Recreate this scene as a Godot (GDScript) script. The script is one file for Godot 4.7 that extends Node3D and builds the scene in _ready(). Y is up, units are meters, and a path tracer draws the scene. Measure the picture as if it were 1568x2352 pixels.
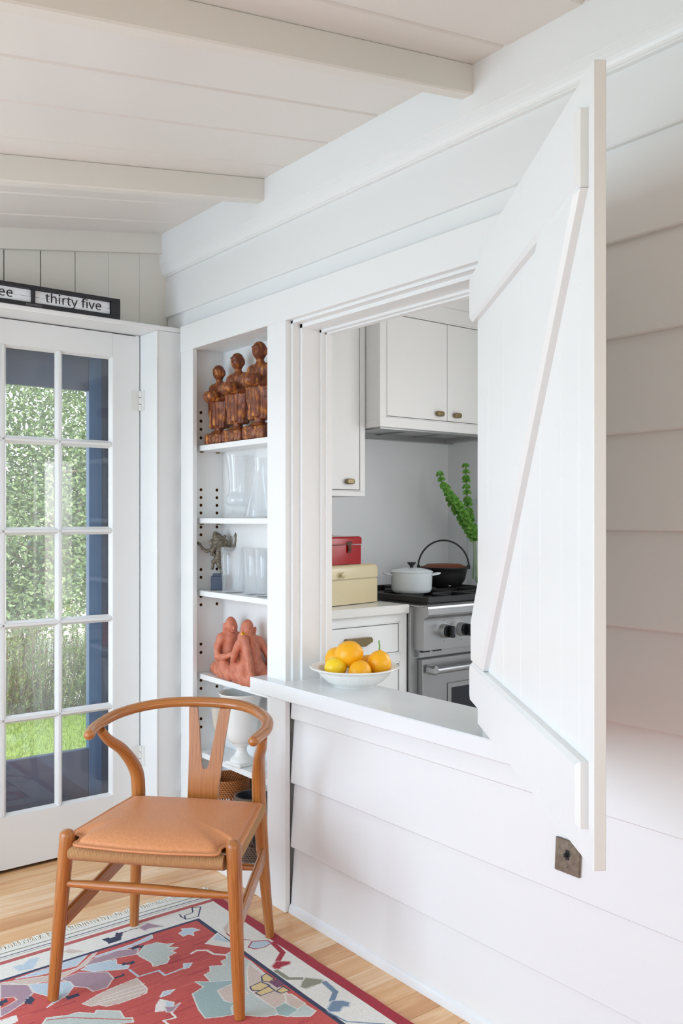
extends Node3D
# A porch room with lapped siding, a pass-through to a kitchen, a built-in bookcase and a wishbone-back chair.

# ---------------------------------------------------------------- mesh helpers
class MB:
	var st = SurfaceTool.new()
	var uvo = Vector2.ZERO
	func _init():
		st.begin(Mesh.PRIMITIVE_TRIANGLES)
	func v(p, uv):
		st.set_uv(uv); st.add_vertex(p)
	func tri(a, b, c, ua = Vector2.ZERO, ub = Vector2.ZERO, uc = Vector2.ZERO):
		v(a, ua); v(c, uc); v(b, ub)
	func quad(a, b, c, d, ua = Vector2.ZERO, ub = Vector2.ZERO, uc = Vector2.ZERO, ud = Vector2.ZERO):
		tri(a, b, c, ua, ub, uc); tri(a, c, d, ua, uc, ud)
	func uvof(p, out, s):
		var ax = out.abs().max_axis_index()
		var u = (ax + 1) % 3
		var w = (ax + 2) % 3
		if s[u] < s[w]:
			var k = u; u = w; w = k
		return Vector2(p[u], p[w]) + uvo
	func face(pts, out, s, c, B):
		var n = (pts[1] - pts[0]).cross(pts[2] - pts[0])
		if n.dot(out) < 0.0: pts.reverse()
		var uv = []
		for p in pts: uv.append(uvof(p, out, s))
		var q = []
		for p in pts: q.append(c + B * p)
		if q.size() == 3: tri(q[0], q[1], q[2], uv[0], uv[1], uv[2])
		else: quad(q[0], q[1], q[2], q[3], uv[0], uv[1], uv[2], uv[3])
	func box(c, s, b = 0.0, B = Basis()):
		st.set_smooth_group(-1)
		var h = s * 0.5
		b = minf(b, minf(h.x, minf(h.y, h.z)) * 0.9)
		for ax in 3:
			var u = (ax + 1) % 3
			var w = (ax + 2) % 3
			for sg in [-1.0, 1.0]:
				var o = Vector3.ZERO; o[ax] = sg
				var pts = []
				for k in [[-1, -1], [1, -1], [1, 1], [-1, 1]]:
					var p = Vector3.ZERO
					p[ax] = sg * h[ax]; p[u] = k[0] * (h[u] - b); p[w] = k[1] * (h[w] - b)
					pts.append(p)
				face(pts, o, s, c, B)
		if b <= 0.0: return self
		for ax in 3:
			var u = (ax + 1) % 3
			var w = (ax + 2) % 3
			for su in [-1.0, 1.0]:
				for sw in [-1.0, 1.0]:
					var o = Vector3.ZERO; o[u] = su; o[w] = sw
					var pts = []
					for k in [[0, -1], [0, 1], [1, 1], [1, -1]]:
						var p = Vector3.ZERO
						p[ax] = k[1] * (h[ax] - b)
						p[u] = su * (h[u] - (b if k[0] == 1 else 0.0))
						p[w] = sw * (h[w] - (b if k[0] == 0 else 0.0))
						pts.append(p)
					face(pts, o, s, c, B)
		for sx in [-1.0, 1.0]:
			for sy in [-1.0, 1.0]:
				for sz in [-1.0, 1.0]:
					var q = Vector3(sx, sy, sz)
					var pts = []
					for ax in 3:
						var p = q * (h - Vector3(b, b, b)); p[ax] = q[ax] * h[ax]
						pts.append(p)
					face(pts, q, s, c, B)
		return self
	func span(a, b, bev = 0.0):
		return box((a + b) * 0.5, (b - a).abs(), bev)
	func beam(a, b, w, h, bev = 0.0, up = Vector3.UP):   # a box from a to b
		var z = (b - a).normalized()
		var x = up.cross(z).normalized()
		return box((a + b) * 0.5, Vector3(w, h, a.distance_to(b)), bev, Basis(x, z.cross(x), z))
	func tube(pts, rad, sides = 10, up = Vector3.UP, caps = true, smooth = true):
		var n = pts.size()
		var rings = []
		var run = 0.0
		var nrm = up
		for i in n:
			var t = (pts[mini(i + 1, n - 1)] - pts[maxi(i - 1, 0)]).normalized()
			nrm = nrm - t * nrm.dot(t)
			if nrm.length() < 0.001: nrm = t.cross(Vector3(0.3, 0.2, 0.9))
			nrm = nrm.normalized()
			var bi = t.cross(nrm)
			var r = rad[i] if rad is Array else rad
			var rr = r if r is Vector2 else Vector2(r, r)
			if i > 0: run += pts[i].distance_to(pts[i - 1])
			var ring = []
			for k in sides:
				var a = TAU * k / sides
				ring.append(pts[i] + bi * cos(a) * rr.x + nrm * sin(a) * rr.y)
			rings.append([ring, run, rr.x])
		for i in n - 1:
			st.set_smooth_group(1 if smooth else -1)
			for k in sides:
				var k2 = (k + 1) % sides
				var u0 = rings[i][1]; var u1 = rings[i + 1][1]
				var w0 = TAU * k / sides * 0.02; var w1 = TAU * (k + 1) / sides * 0.02
				quad(rings[i][0][k], rings[i + 1][0][k], rings[i + 1][0][k2], rings[i][0][k2], uvo + Vector2(u0, w0), uvo + Vector2(u1, w0), uvo + Vector2(u1, w1), uvo + Vector2(u0, w1))
		if caps:
			st.set_smooth_group(-1)
			for e in [0, n - 1]:
				for k in sides:
					var a = rings[e][0][k]; var b = rings[e][0][(k + 1) % sides]
					if e == 0: tri(pts[e], a, b, uvo, uvo, uvo)
					else: tri(pts[e], b, a, uvo, uvo, uvo)
		return self
	func lathe(prof, seg = 24, T = Transform3D(), sharp = 0.6, wob = null):
		var g = 2
		var run = 0.0
		for i in prof.size() - 1:
			var a = prof[i]; var b = prof[i + 1]
			if i > 0:
				var d0 = (a - prof[i - 1]).normalized()
				if d0.dot((b - a).normalized()) < sharp: g += 1
			st.set_smooth_group(g)
			var l2 = run + a.distance_to(b)
			for k in seg:
				var t0 = TAU * k / seg; var t1 = TAU * (k + 1) / seg
				var ra0 = a.x; var ra1 = a.x; var rb0 = b.x; var rb1 = b.x
				if wob != null:
					ra0 *= wob.call(t0, a.y); ra1 *= wob.call(t1, a.y); rb0 *= wob.call(t0, b.y); rb1 *= wob.call(t1, b.y)
				var p0 = T * Vector3(cos(t0) * ra0, a.y, sin(t0) * ra0)
				var p1 = T * Vector3(cos(t1) * ra1, a.y, sin(t1) * ra1)
				var p2 = T * Vector3(cos(t1) * rb1, b.y, sin(t1) * rb1)
				var p3 = T * Vector3(cos(t0) * rb0, b.y, sin(t0) * rb0)
				var u0 = Vector2(t0 / TAU, run); var u1 = Vector2(t1 / TAU, run); var u2 = Vector2(t1 / TAU, l2); var u3 = Vector2(t0 / TAU, l2)
				if a.x < 1e-6: tri(p0, p3, p2, u0, u3, u2)
				elif b.x < 1e-6: tri(p0, p3, p1, u0, u3, u1)
				else: quad(p0, p3, p2, p1, u0, u3, u2, u1)
			run = l2
		return self
	func prism(poly, depth, T = Transform3D(), smooth = false):   # polygon in local xy, pushed along local z
		var pg = PackedVector2Array(poly)
		var ar = 0.0
		for i in pg.size(): ar += pg[i].cross(pg[(i + 1) % pg.size()])
		if ar < 0.0: pg.reverse()
		var ix = Geometry2D.triangulate_polygon(pg)
		st.set_smooth_group(-1)
		for i in range(0, ix.size(), 3):
			var q = [pg[ix[i]], pg[ix[i + 1]], pg[ix[i + 2]]]
			if (q[1] - q[0]).cross(q[2] - q[0]) < 0.0: q.reverse()
			var f = []
			var bk = []
			for p in q:
				f.append(T * Vector3(p.x, p.y, depth)); bk.append(T * Vector3(p.x, p.y, 0.0))
			tri(f[0], f[1], f[2], q[0] + uvo, q[1] + uvo, q[2] + uvo); tri(bk[0], bk[2], bk[1], q[0] + uvo, q[2] + uvo, q[1] + uvo)
		if smooth: st.set_smooth_group(1)
		var l = 0.0
		for i in pg.size():
			var a = pg[i]; var b = pg[(i + 1) % pg.size()]
			var l2 = l + a.distance_to(b)
			quad(T * Vector3(a.x, a.y, 0), T * Vector3(b.x, b.y, 0), T * Vector3(b.x, b.y, depth), T * Vector3(a.x, a.y, depth), uvo + Vector2(l, 0), uvo + Vector2(l2, 0), uvo + Vector2(l2, depth), uvo + Vector2(l, depth))
			l = l2
		return self
	func mesh():
		st.generate_normals()
		return st.commit()

# ---------------------------------------------------------------- carved figures: a smooth distance field, meshed as surface nets
class Clay:
	var o; var n; var h; var f; var sx; var sy
	func _init(mn, mx, cell):
		o = mn; h = cell
		n = Vector3i(((mx - mn) / cell).ceil()) + Vector3i.ONE
		sx = n.y * n.z; sy = n.z
		f = PackedFloat32Array(); f.resize(n.x * n.y * n.z); f.fill(1.0)
	func rng(mn, mx):
		var a = Vector3i(((mn - o) / h).floor()); var b = Vector3i(((mx - o) / h).ceil())
		return [a.clamp(Vector3i.ZERO, n - Vector3i.ONE), b.clamp(Vector3i.ZERO, n - Vector3i.ONE)]
	func mixin(i, d, k, cut):
		var e = f[i]
		if cut:
			var t = maxf(k - absf(e + d), 0.0) / k
			f[i] = maxf(e, -d) + t * t * k * 0.25
		else:
			var t = maxf(k - absf(e - d), 0.0) / k
			f[i] = minf(e, d) - t * t * k * 0.25
	func cap(a, b, ra, rb, k = 0.008, cut = false):
		var m = maxf(ra, rb) + k + h * 2.0
		var r = rng(a.min(b) - Vector3(m, m, m), a.max(b) + Vector3(m, m, m))
		var ab = b - a
		var l2 = maxf(ab.length_squared(), 1e-9)
		for x in range(r[0].x, r[1].x + 1):
			for y in range(r[0].y, r[1].y + 1):
				for z in range(r[0].z, r[1].z + 1):
					var p = o + Vector3(x, y, z) * h
					var t = clampf((p - a).dot(ab) / l2, 0.0, 1.0)
					mixin(x * sx + y * sy + z, p.distance_to(a + ab * t) - lerpf(ra, rb, t), k, cut)
		return self
	func path(pts, rad, k = 0.008, cut = false):
		for i in pts.size() - 1:
			cap(pts[i], pts[i + 1], rad[i] if rad is Array else rad, rad[i + 1] if rad is Array else rad, k, cut)
		return self
	func ell(c, r, k = 0.008, cut = false, B = Basis()):
		var m = maxf(r.x, maxf(r.y, r.z)) + k + h * 2.0
		var g = rng(c - Vector3(m, m, m), c + Vector3(m, m, m))
		var I = B.inverse()
		for x in range(g[0].x, g[1].x + 1):
			for y in range(g[0].y, g[1].y + 1):
				for z in range(g[0].z, g[1].z + 1):
					var p = I * (o + Vector3(x, y, z) * h - c)
					var k0 = (p / r).length(); var k1 = maxf((p / (r * r)).length(), 1e-6)
					mixin(x * sx + y * sy + z, k0 * (k0 - 1.0) / k1 if k0 > 0.01 else -minf(r.x, minf(r.y, r.z)), k, cut)
		return self
	func slab(c, s, rad, k = 0.008, cut = false, B = Basis()):
		var m = s.length() + rad + k + h * 2.0
		var g = rng(c - Vector3(m, m, m), c + Vector3(m, m, m))
		var I = B.inverse()
		for x in range(g[0].x, g[1].x + 1):
			for y in range(g[0].y, g[1].y + 1):
				for z in range(g[0].z, g[1].z + 1):
					var q = (I * (o + Vector3(x, y, z) * h - c)).abs() - s + Vector3(rad, rad, rad)
					mixin(x * sx + y * sy + z, q.max(Vector3.ZERO).length() + minf(maxf(q.x, maxf(q.y, q.z)), 0.0) - rad, k, cut)
		return self
	func mesh():
		var id = PackedInt32Array(); id.resize(f.size()); id.fill(-1)
		var vs = PackedVector3Array()
		var off = [0, sx, sy, sx + sy, 1, sx + 1, sy + 1, sx + sy + 1]
		var cp = [Vector3(0, 0, 0), Vector3(1, 0, 0), Vector3(0, 1, 0), Vector3(1, 1, 0), Vector3(0, 0, 1), Vector3(1, 0, 1), Vector3(0, 1, 1), Vector3(1, 1, 1)]
		var ed = [[0, 1], [2, 3], [4, 5], [6, 7], [0, 2], [1, 3], [4, 6], [5, 7], [0, 4], [1, 5], [2, 6], [3, 7]]
		for x in n.x - 1:
			for y in n.y - 1:
				var base = x * sx + y * sy
				for z in n.z - 1:
					var i = base + z
					var f0 = f[i]
					if absf(f0) > h * 2.5: continue
					var neg = 0
					for k in 8:
						if f[i + off[k]] < 0.0: neg += 1
					if neg == 0 or neg == 8: continue
					var s = Vector3.ZERO; var c = 0
					for e in ed:
						var a = f[i + off[e[0]]]; var b = f[i + off[e[1]]]
						if (a < 0.0) != (b < 0.0):
							s += cp[e[0]].lerp(cp[e[1]], a / (a - b)); c += 1
					id[i] = vs.size()
					vs.append(o + (Vector3(x, y, z) + s / c) * h)
		var ix = PackedInt32Array()
		var st3 = [sx, sy, 1]
		for x in range(1, n.x - 1):
			for y in range(1, n.y - 1):
				for z in range(1, n.z - 1):
					var i = x * sx + y * sy + z
					var a = f[i]
					if absf(a) > h * 2.5: continue
					for ax in 3:
						var b = f[i + st3[ax]]
						if (a < 0.0) == (b < 0.0): continue
						var u = st3[(ax + 1) % 3]; var w = st3[(ax + 2) % 3]
						var q = [id[i - u - w], id[i - w], id[i], id[i - u]]
						if q.min() < 0: continue
						if a < 0.0: ix.append_array([q[0], q[2], q[1], q[0], q[3], q[2]])
						else: ix.append_array([q[0], q[1], q[2], q[0], q[2], q[3]])
		var ns = PackedVector3Array(); ns.resize(vs.size())
		for t in range(0, ix.size(), 3):
			var m = (vs[ix[t + 2]] - vs[ix[t]]).cross(vs[ix[t + 1]] - vs[ix[t]])
			for k in 3: ns[ix[t + k]] += m
		for t in ns.size(): ns[t] = ns[t].normalized()
		var ar = []; ar.resize(Mesh.ARRAY_MAX)
		ar[Mesh.ARRAY_VERTEX] = vs; ar[Mesh.ARRAY_NORMAL] = ns; ar[Mesh.ARRAY_INDEX] = ix
		var am = ArrayMesh.new(); am.add_surface_from_arrays(Mesh.PRIMITIVE_TRIANGLES, ar)
		return am

# ---------------------------------------------------------------- scene helpers
var M = {}
var rg = RandomNumberGenerator.new()
func V(x, y, z): return Vector3(x, y, z)
func meta(o, label, category, group = "", kind = ""):
	if label: o.set_meta("label", label)
	if category: o.set_meta("category", category)
	if group: o.set_meta("group", group)
	if kind: o.set_meta("kind", kind)
	return o
func obj(called, mb, m, parent = self, at = null):
	var o = MeshInstance3D.new()
	o.name = called
	o.mesh = mb.mesh() if not mb is Mesh else mb
	o.material_override = m
	parent.add_child(o, true)
	if at is Vector3: o.position = at
	elif at is Transform3D: o.transform = at
	return o
func thing(called, label, category, at = Vector3.ZERO, turn = 0.0, group = ""):
	var o = Node3D.new()
	o.name = called
	add_child(o, true)
	o.position = at; o.rotation.y = turn
	return meta(o, label, category, group)
func struct(called, label, category):
	var o = Node3D.new()
	o.name = called
	add_child(o, true)
	return meta(o, label, category, "", "structure")
func noise(freq, seed_ = 1, kind = FastNoiseLite.TYPE_SIMPLEX_SMOOTH, oct = 4):
	var z = FastNoiseLite.new()
	z.noise_type = kind; z.frequency = freq; z.seed = seed_
	z.fractal_octaves = oct
	return z
func ntex(nz, ramp = null, normal = 0.0, size = 512):
	var t = NoiseTexture2D.new()
	t.width = size; t.height = size; t.seamless = true; t.noise = nz
	if ramp:
		var g = Gradient.new()
		var of = PackedFloat32Array(); var cs = PackedColorArray()
		for r in ramp:
			of.append(r[0]); cs.append(r[1])
		g.offsets = of; g.colors = cs
		t.color_ramp = g
	if normal > 0.0:
		t.as_normal_map = true; t.bump_strength = normal
	return t
func mat(c, rough = 0.5, metal = 0.0):
	var m = StandardMaterial3D.new()
	m.albedo_color = c; m.roughness = rough; m.metallic = metal
	return m
func tri_uv(m, s):
	m.uv1_triplanar = true; m.uv1_world_triplanar = true
	m.uv1_scale = s if s is Vector3 else Vector3(s, s, s)
	return m
func bump(m, t, scale = 1.0):
	m.normal_enabled = true; m.normal_texture = t; m.normal_scale = scale
	return m
func glass(c, a):
	var m = mat(Color(c.r, c.g, c.b, a), 0.02)
	m.transparency = BaseMaterial3D.TRANSPARENCY_ALPHA
	return m
func rgb(r, g, b): return Color(r / 255.0, g / 255.0, b / 255.0)
func smooth_prof(p, k = 4):
	var q = spline(p, k)
	for i in q.size(): q[i].x = maxf(q[i].x, 0.0)
	return q
func spline(pts, k = 6):
	var out = []
	for i in pts.size() - 1:
		var p0 = pts[maxi(i - 1, 0)]; var p1 = pts[i]; var p2 = pts[i + 1]; var p3 = pts[mini(i + 2, pts.size() - 1)]
		for j in k:
			var t = float(j) / k
			out.append(0.5 * (2.0 * p1 + (p2 - p0) * t + (2.0 * p0 - 5.0 * p1 + 4.0 * p2 - p3) * t * t + (3.0 * p1 - p0 - 3.0 * p2 + p3) * t * t * t))
	out.append(pts[-1])
	return out

const CEIL0 = 2.438
const SLOPE = 0.155
func ceil_y(x): return CEIL0 + SLOPE * x

func setup_view():
	var cam = Camera3D.new()
	cam.name = "camera"
	cam.position = V(-1.67, 1.29, 3.30)
	cam.rotation_degrees.y = -38.07
	cam.projection = Camera3D.PROJECTION_FRUSTUM
	cam.near = 0.05; cam.far = 200.0
	cam.size = 2.0 * 0.05 * 1176.0 / 2048.0
	cam.frustum_offset = Vector2(0, 0.05 * 14.0 / 2048.0)
	cam.current = true
	add_child(cam)
	var env = Environment.new()
	env.background_mode = Environment.BG_SKY
	var sk = ProceduralSkyMaterial.new()
	sk.sky_top_color = rgb(196, 214, 236)
	sk.sky_horizon_color = rgb(248, 250, 252)
	sk.sky_curve = 0.25
	sk.ground_horizon_color = rgb(200, 200, 195)
	sk.ground_bottom_color = rgb(150, 150, 140)
	sk.sky_energy_multiplier = 1.0
	env.sky = Sky.new()
	env.sky.sky_material = sk
	env.background_energy_multiplier = 2.1
	env.tonemap_mode = Environment.TONE_MAPPER_LINEAR
	env.tonemap_exposure = 1.4
	env.sdfgi_enabled = true; env.ssao_enabled = true; env.ssil_enabled = true
	var we = WorldEnvironment.new()
	we.name = "world"; we.environment = env
	add_child(we)
	var sun = DirectionalLight3D.new()
	sun.name = "sun"
	sun.light_color = Color(1.0, 0.95, 0.86)
	sun.light_energy = 1.5
	sun.light_angular_distance = 0.8
	sun.shadow_enabled = true
	add_child(sun)
	sun.look_at_from_position(V(3, 8, 4.5), V(0, 0, 0))
	# daylight through the three windows of the porch's long outer side and through the kitchen's side window, plus two added fill lights
	for w in WINS:
		day("day_and_fill_light", V(-2.66, (w[2] + w[3]) * 0.5, (w[0] + w[1]) * 0.5), Vector2(w[1] - w[0] - 0.08, w[3] - w[2] - 0.08), V(1, -0.15, 0), w[4], Color(0.80, 0.905, 1.0))
	day("day_and_fill_light", V(-1.4, 1.125, 5.17), Vector2(1.7, 1.55), V(0, 0, -1), 0.36, Color(0.95, 0.975, 1.0))  # fill light added behind the camera, set in an unseen end window
	day("kitchen_day_and_fill", V(1.84, 1.55, 1.55), Vector2(1.1, 0.95), V(-1, 0, 0), 0.62, Color(0.98, 0.975, 1.0))
	day("kitchen_day_and_fill", V(1.0, 1.2, 2.96), Vector2(1.1, 1.0), V(0, 0, -1), 0.40, Color(1.0, 0.98, 0.985))  # fill light added to brighten the splashback and the range front
const WINS = [[0.35, 1.2, 0.12, 1.92, 2.05], [1.33, 2.18, 0.12, 1.92, 0.85], [2.31, 3.16, 0.12, 1.92, 0.2]]   # z from, z to, y from, y to
func day(called, at, size, towards, energy, c):
	var a = AreaLight3D.new()
	a.name = called
	a.area_size = size
	a.light_energy = energy; a.light_color = c
	a.shadow_enabled = true
	add_child(a, true)
	a.look_at_from_position(at, at + towards)

func materials():
	var fine = ntex(noise(0.012, 3, FastNoiseLite.TYPE_SIMPLEX_SMOOTH, 5), null, 3.0)
	M.white = bump(tri_uv(mat(rgb(240, 240, 238), 0.34), 1.3), fine, 0.10)
	M.siding = bump(tri_uv(mat(rgb(238, 238, 236), 0.40), 1.3), fine, 0.12)
	M.ceil = bump(tri_uv(mat(rgb(236, 231, 224), 0.30), V(0.7, 2.5, 2.5)), fine, 0.10)
	M.cream = bump(tri_uv(mat(rgb(234, 230, 221), 0.4), 1.3), fine, 0.10)
	M.sill = bump(tri_uv(mat(rgb(236, 237, 237), 0.16), V(2.0, 2.0, 0.5)), fine, 0.05)
	M.kitchen = bump(tri_uv(mat(rgb(240, 240, 238), 0.45), 1.3), fine, 0.06)
	M.splash = mat(rgb(242, 245, 247), 0.22)
	M.counter = mat(rgb(232, 230, 224), 0.22)
	M.kitchen_floor = mat(rgb(196, 194, 190), 0.4)
	M.liner = mat(rgb(70, 72, 76), 0.2)
	M.metal_white = mat(rgb(232, 231, 226), 0.3, 0.1)
	var grain = noise(0.006, 11, FastNoiseLite.TYPE_SIMPLEX_SMOOTH, 5)
	grain.domain_warp_enabled = true; grain.domain_warp_amplitude = 20.0
	var ramps = [[rgb(216, 160, 108), rgb(232, 178, 124), rgb(240, 194, 144)], [rgb(226, 172, 120), rgb(238, 188, 136), rgb(246, 206, 160)], [rgb(206, 148, 96), rgb(222, 164, 112), rgb(232, 180, 128)], [rgb(234, 186, 138), rgb(244, 202, 156), rgb(250, 216, 176)]]
	M.plank = []
	for i in 4:
		var gz = noise(0.006, 20 + i, FastNoiseLite.TYPE_SIMPLEX_SMOOTH, 5)
		gz.domain_warp_enabled = true; gz.domain_warp_amplitude = 24.0
		var m = mat(Color.WHITE, 0.24)
		m.albedo_texture = ntex(gz, [[0.0, ramps[i][0]], [0.42, ramps[i][1]], [0.55, ramps[i][2]], [0.7, ramps[i][1]], [1.0, ramps[i][0]]])
		m.uv1_scale = V(0.35, 4.0, 1)
		M.plank.append(m)
	var oak = mat(Color.WHITE, 0.26)
	oak.albedo_texture = ntex(grain, [[0.0, rgb(160, 96, 44)], [0.4, rgb(180, 112, 54)], [0.52, rgb(188, 120, 60)], [0.64, rgb(172, 106, 50)], [0.7, rgb(146, 84, 38)], [0.75, rgb(172, 106, 50)], [1.0, rgb(184, 116, 58)]])
	oak.uv1_scale = V(0.55, 26.0, 1)
	oak.clearcoat_enabled = true; oak.clearcoat = 0.25; oak.clearcoat_roughness = 0.12
	M.oak = oak
	var lea = mat(rgb(224, 150, 98), 0.38)
	lea.albedo_texture = ntex(noise(0.02, 8), [[0.0, rgb(238, 232, 228)], [1.0, rgb(255, 255, 255)]])
	bump(lea, ntex(noise(0.10, 9, FastNoiseLite.TYPE_CELLULAR, 2), null, 5.0), 0.55)
	lea.uv1_scale = V(9, 9, 9)
	M.leather = lea
	M.stitch = mat(rgb(214, 160, 112), 0.7)
	var cord_im = Image.create(64, 64, false, Image.FORMAT_RGB8)
	for y in 64:
		for x in 64:
			var t = absf(fposmod(x / 16.0 + y / 64.0 * 0.6, 1.0) - 0.5) * 2.0
			var k = 0.35 + 0.65 * sqrt(maxf(0.0, 1.0 - t * t))
			cord_im.set_pixel(x, y, Color(k, k, k))
	var cord = mat(rgb(184, 138, 90), 0.85)
	cord.heightmap_enabled = false
	var cn = cord_im.duplicate(); cn.bump_map_to_normal_map(6.0)
	bump(cord, ImageTexture.create_from_image(cn), 1.0)
	cord.uv1_scale = V(60, 12, 1)
	M.cord = cord
	M.steel = mat(rgb(176, 176, 176), 0.33, 0.95)
	bump(M.steel, fine, 0.04)
	M.steel.uv1_triplanar = true; M.steel.uv1_scale = V(0.8, 30, 3)
	M.black = mat(rgb(30, 29, 30), 0.5)
	M.iron = bump(tri_uv(mat(rgb(26, 25, 26), 0.55), 20.0), fine, 0.3)
	M.knob = mat(rgb(20, 22, 26), 0.22)
	M.oven_glass = mat(rgb(34, 38, 44), 0.06)
	M.bronze = mat(rgb(132, 116, 84), 0.36, 0.7)
	M.brass = mat(rgb(134, 128, 118), 0.32, 0.85)
	M.brass.albedo_texture = ntex(noise(0.015, 31), [[0.2, rgb(222, 216, 206)], [0.8, rgb(255, 252, 248)]])
	M.brass.uv1_triplanar = true; M.brass.uv1_scale = V(6, 6, 6)
	M.enamel_white = mat(rgb(222, 230, 232), 0.12)
	M.enamel_red = mat(rgb(160, 10, 18), 0.18)
	M.enamel_cream = mat(rgb(216, 202, 164), 0.22)
	M.rust = mat(rgb(92, 62, 48), 0.6, 0.5)
	M.lid_wood = mat(rgb(120, 58, 36), 0.5)
	M.ceramic = mat(rgb(240, 239, 234), 0.16)
	M.clear = glass(Color(0.86, 0.89, 0.92), 0.09)
	M.pane = glass(Color(1, 1, 1), 0.03)
	M.water = glass(Color(0.95, 1.0, 0.96), 0.06)
	var lem = tri_uv(mat(rgb(255, 182, 16), 0.34), 30.0)
	bump(lem, ntex(noise(0.08, 4, FastNoiseLite.TYPE_CELLULAR, 1), null, 3.0), 0.35)
	lem.subsurf_scatter_enabled = true; lem.subsurf_scatter_strength = 0.1
	M.lemon = lem
	var lem2 = lem.duplicate(); lem2.albedo_color = rgb(255, 214, 36); M.lemon_pale = lem2
	var gold = tri_uv(mat(Color.WHITE, 0.42, 0.15), V(7, 2.6, 7))
	gold.albedo_texture = ntex(noise(0.012, 14, FastNoiseLite.TYPE_SIMPLEX_SMOOTH, 5), [[0.0, rgb(84, 44, 30)], [0.45, rgb(120, 64, 40)], [0.60, rgb(138, 74, 42)], [0.72, rgb(186, 112, 44)], [0.85, rgb(218, 152, 62)], [1.0, rgb(220, 160, 70)]])
	bump(gold, ntex(noise(0.05, 15), null, 4.0), 0.35)
	M.gilt = gold
	var ter = tri_uv(mat(Color.WHITE, 0.48), 4.0)
	ter.albedo_texture = ntex(noise(0.012, 17), [[0.0, rgb(176, 96, 72)], [0.5, rgb(208, 122, 92)], [1.0, rgb(222, 146, 118)]])
	bump(ter, fine, 0.15)
	M.terracotta = ter
	M.gold = mat(rgb(224, 168, 60), 0.3, 0.9)
	var brz = tri_uv(mat(Color.WHITE, 0.5, 0.35), 8.0)
	brz.albedo_texture = ntex(noise(0.02, 19), [[0.0, rgb(70, 60, 46)], [0.5, rgb(116, 108, 94)], [0.75, rgb(138, 132, 116)], [1.0, rgb(120, 88, 56)]])
	M.statue = brz
	M.slate = mat(rgb(66, 78, 96), 0.45)
	M.rattan = tri_uv(mat(rgb(190, 124, 66), 0.6), 30.0)
	M.rattan.albedo_texture = ntex(noise(0.03, 23), [[0.0, rgb(190, 170, 150)], [1.0, rgb(255, 245, 232)]])
	M.rattan_grey = tri_uv(mat(rgb(142, 122, 108), 0.7), 30.0)
	M.rattan_grey.albedo_texture = ntex(noise(0.06, 25), [[0.0, rgb(140, 120, 105)], [1.0, rgb(255, 250, 245)]])
	M.candle = mat(rgb(236, 222, 196), 0.6)
	M.blue = mat(rgb(52, 104, 154), 0.35)
	M.blue_grey = mat(rgb(74, 90, 120), 0.4)
	M.calyx = mat(rgb(128, 182, 88), 0.45)
	M.calyx.backlight_enabled = true; M.calyx.backlight = rgb(60, 110, 30)
	M.calyx.cull_mode = BaseMaterial3D.CULL_DISABLED
	M.stalk = mat(rgb(104, 158, 70), 0.5)
	M.bark = tri_uv(mat(rgb(128, 116, 106), 0.9), 4.0)
	M.leaf = mat(Color.WHITE, 0.45)
	M.leaf.vertex_color_use_as_albedo = true
	M.leaf.backlight_enabled = true; M.leaf.backlight = rgb(120, 160, 70)
	M.leaf.cull_mode = BaseMaterial3D.CULL_DISABLED
	M.ink = mat(rgb(34, 32, 36), 0.6)
	M.case_black = mat(rgb(34, 33, 38), 0.45)
	M.card = mat(rgb(245, 246, 250), 0.5)
	M.card_print = mat(rgb(150, 150, 154), 0.6)
	M.fringe = mat(rgb(232, 228, 216), 0.95)
	var lawn = mat(Color.WHITE, 0.9)
	lawn.albedo_texture = ntex(noise(0.03, 33), [[0.0, rgb(96, 128, 48)], [1.0, rgb(140, 164, 80)]])
	M.lawn = tri_uv(lawn, 0.8)
	M.stucco = mat(rgb(240, 238, 234), 0.9)

# ---------------------------------------------------------------- the room
const LAP0 = 0.212
const LAP = 0.2102
func siding_seg(parent, z0, z1, k, ylo = -1.0, yhi = 99.0):
	var a = LAP0 + LAP * k; var b = a + LAP + 0.012
	var lo = maxf(a, ylo); var hi = minf(b, yhi)
	if hi - lo < 0.012: return
	var fx = func(y): return (y - a) / (b - a) * 0.016
	var pg = [Vector2(fx.call(lo), lo), Vector2(fx.call(hi), hi), Vector2(0.034, hi), Vector2(0.034, lo)]
	if lo == a: pg = [Vector2(0.003, lo), Vector2(0.0, lo + 0.003), Vector2(fx.call(hi), hi), Vector2(0.034, hi), Vector2(0.034, lo)]
	var T = Transform3D(Basis(V(1, 0, 0), V(0, 1, 0), V(0, 0, 1)), V(0, 0, z0))
	obj("siding_board", MB.new().prism(pg, z1 - z0, T), M.siding, parent)

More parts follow.
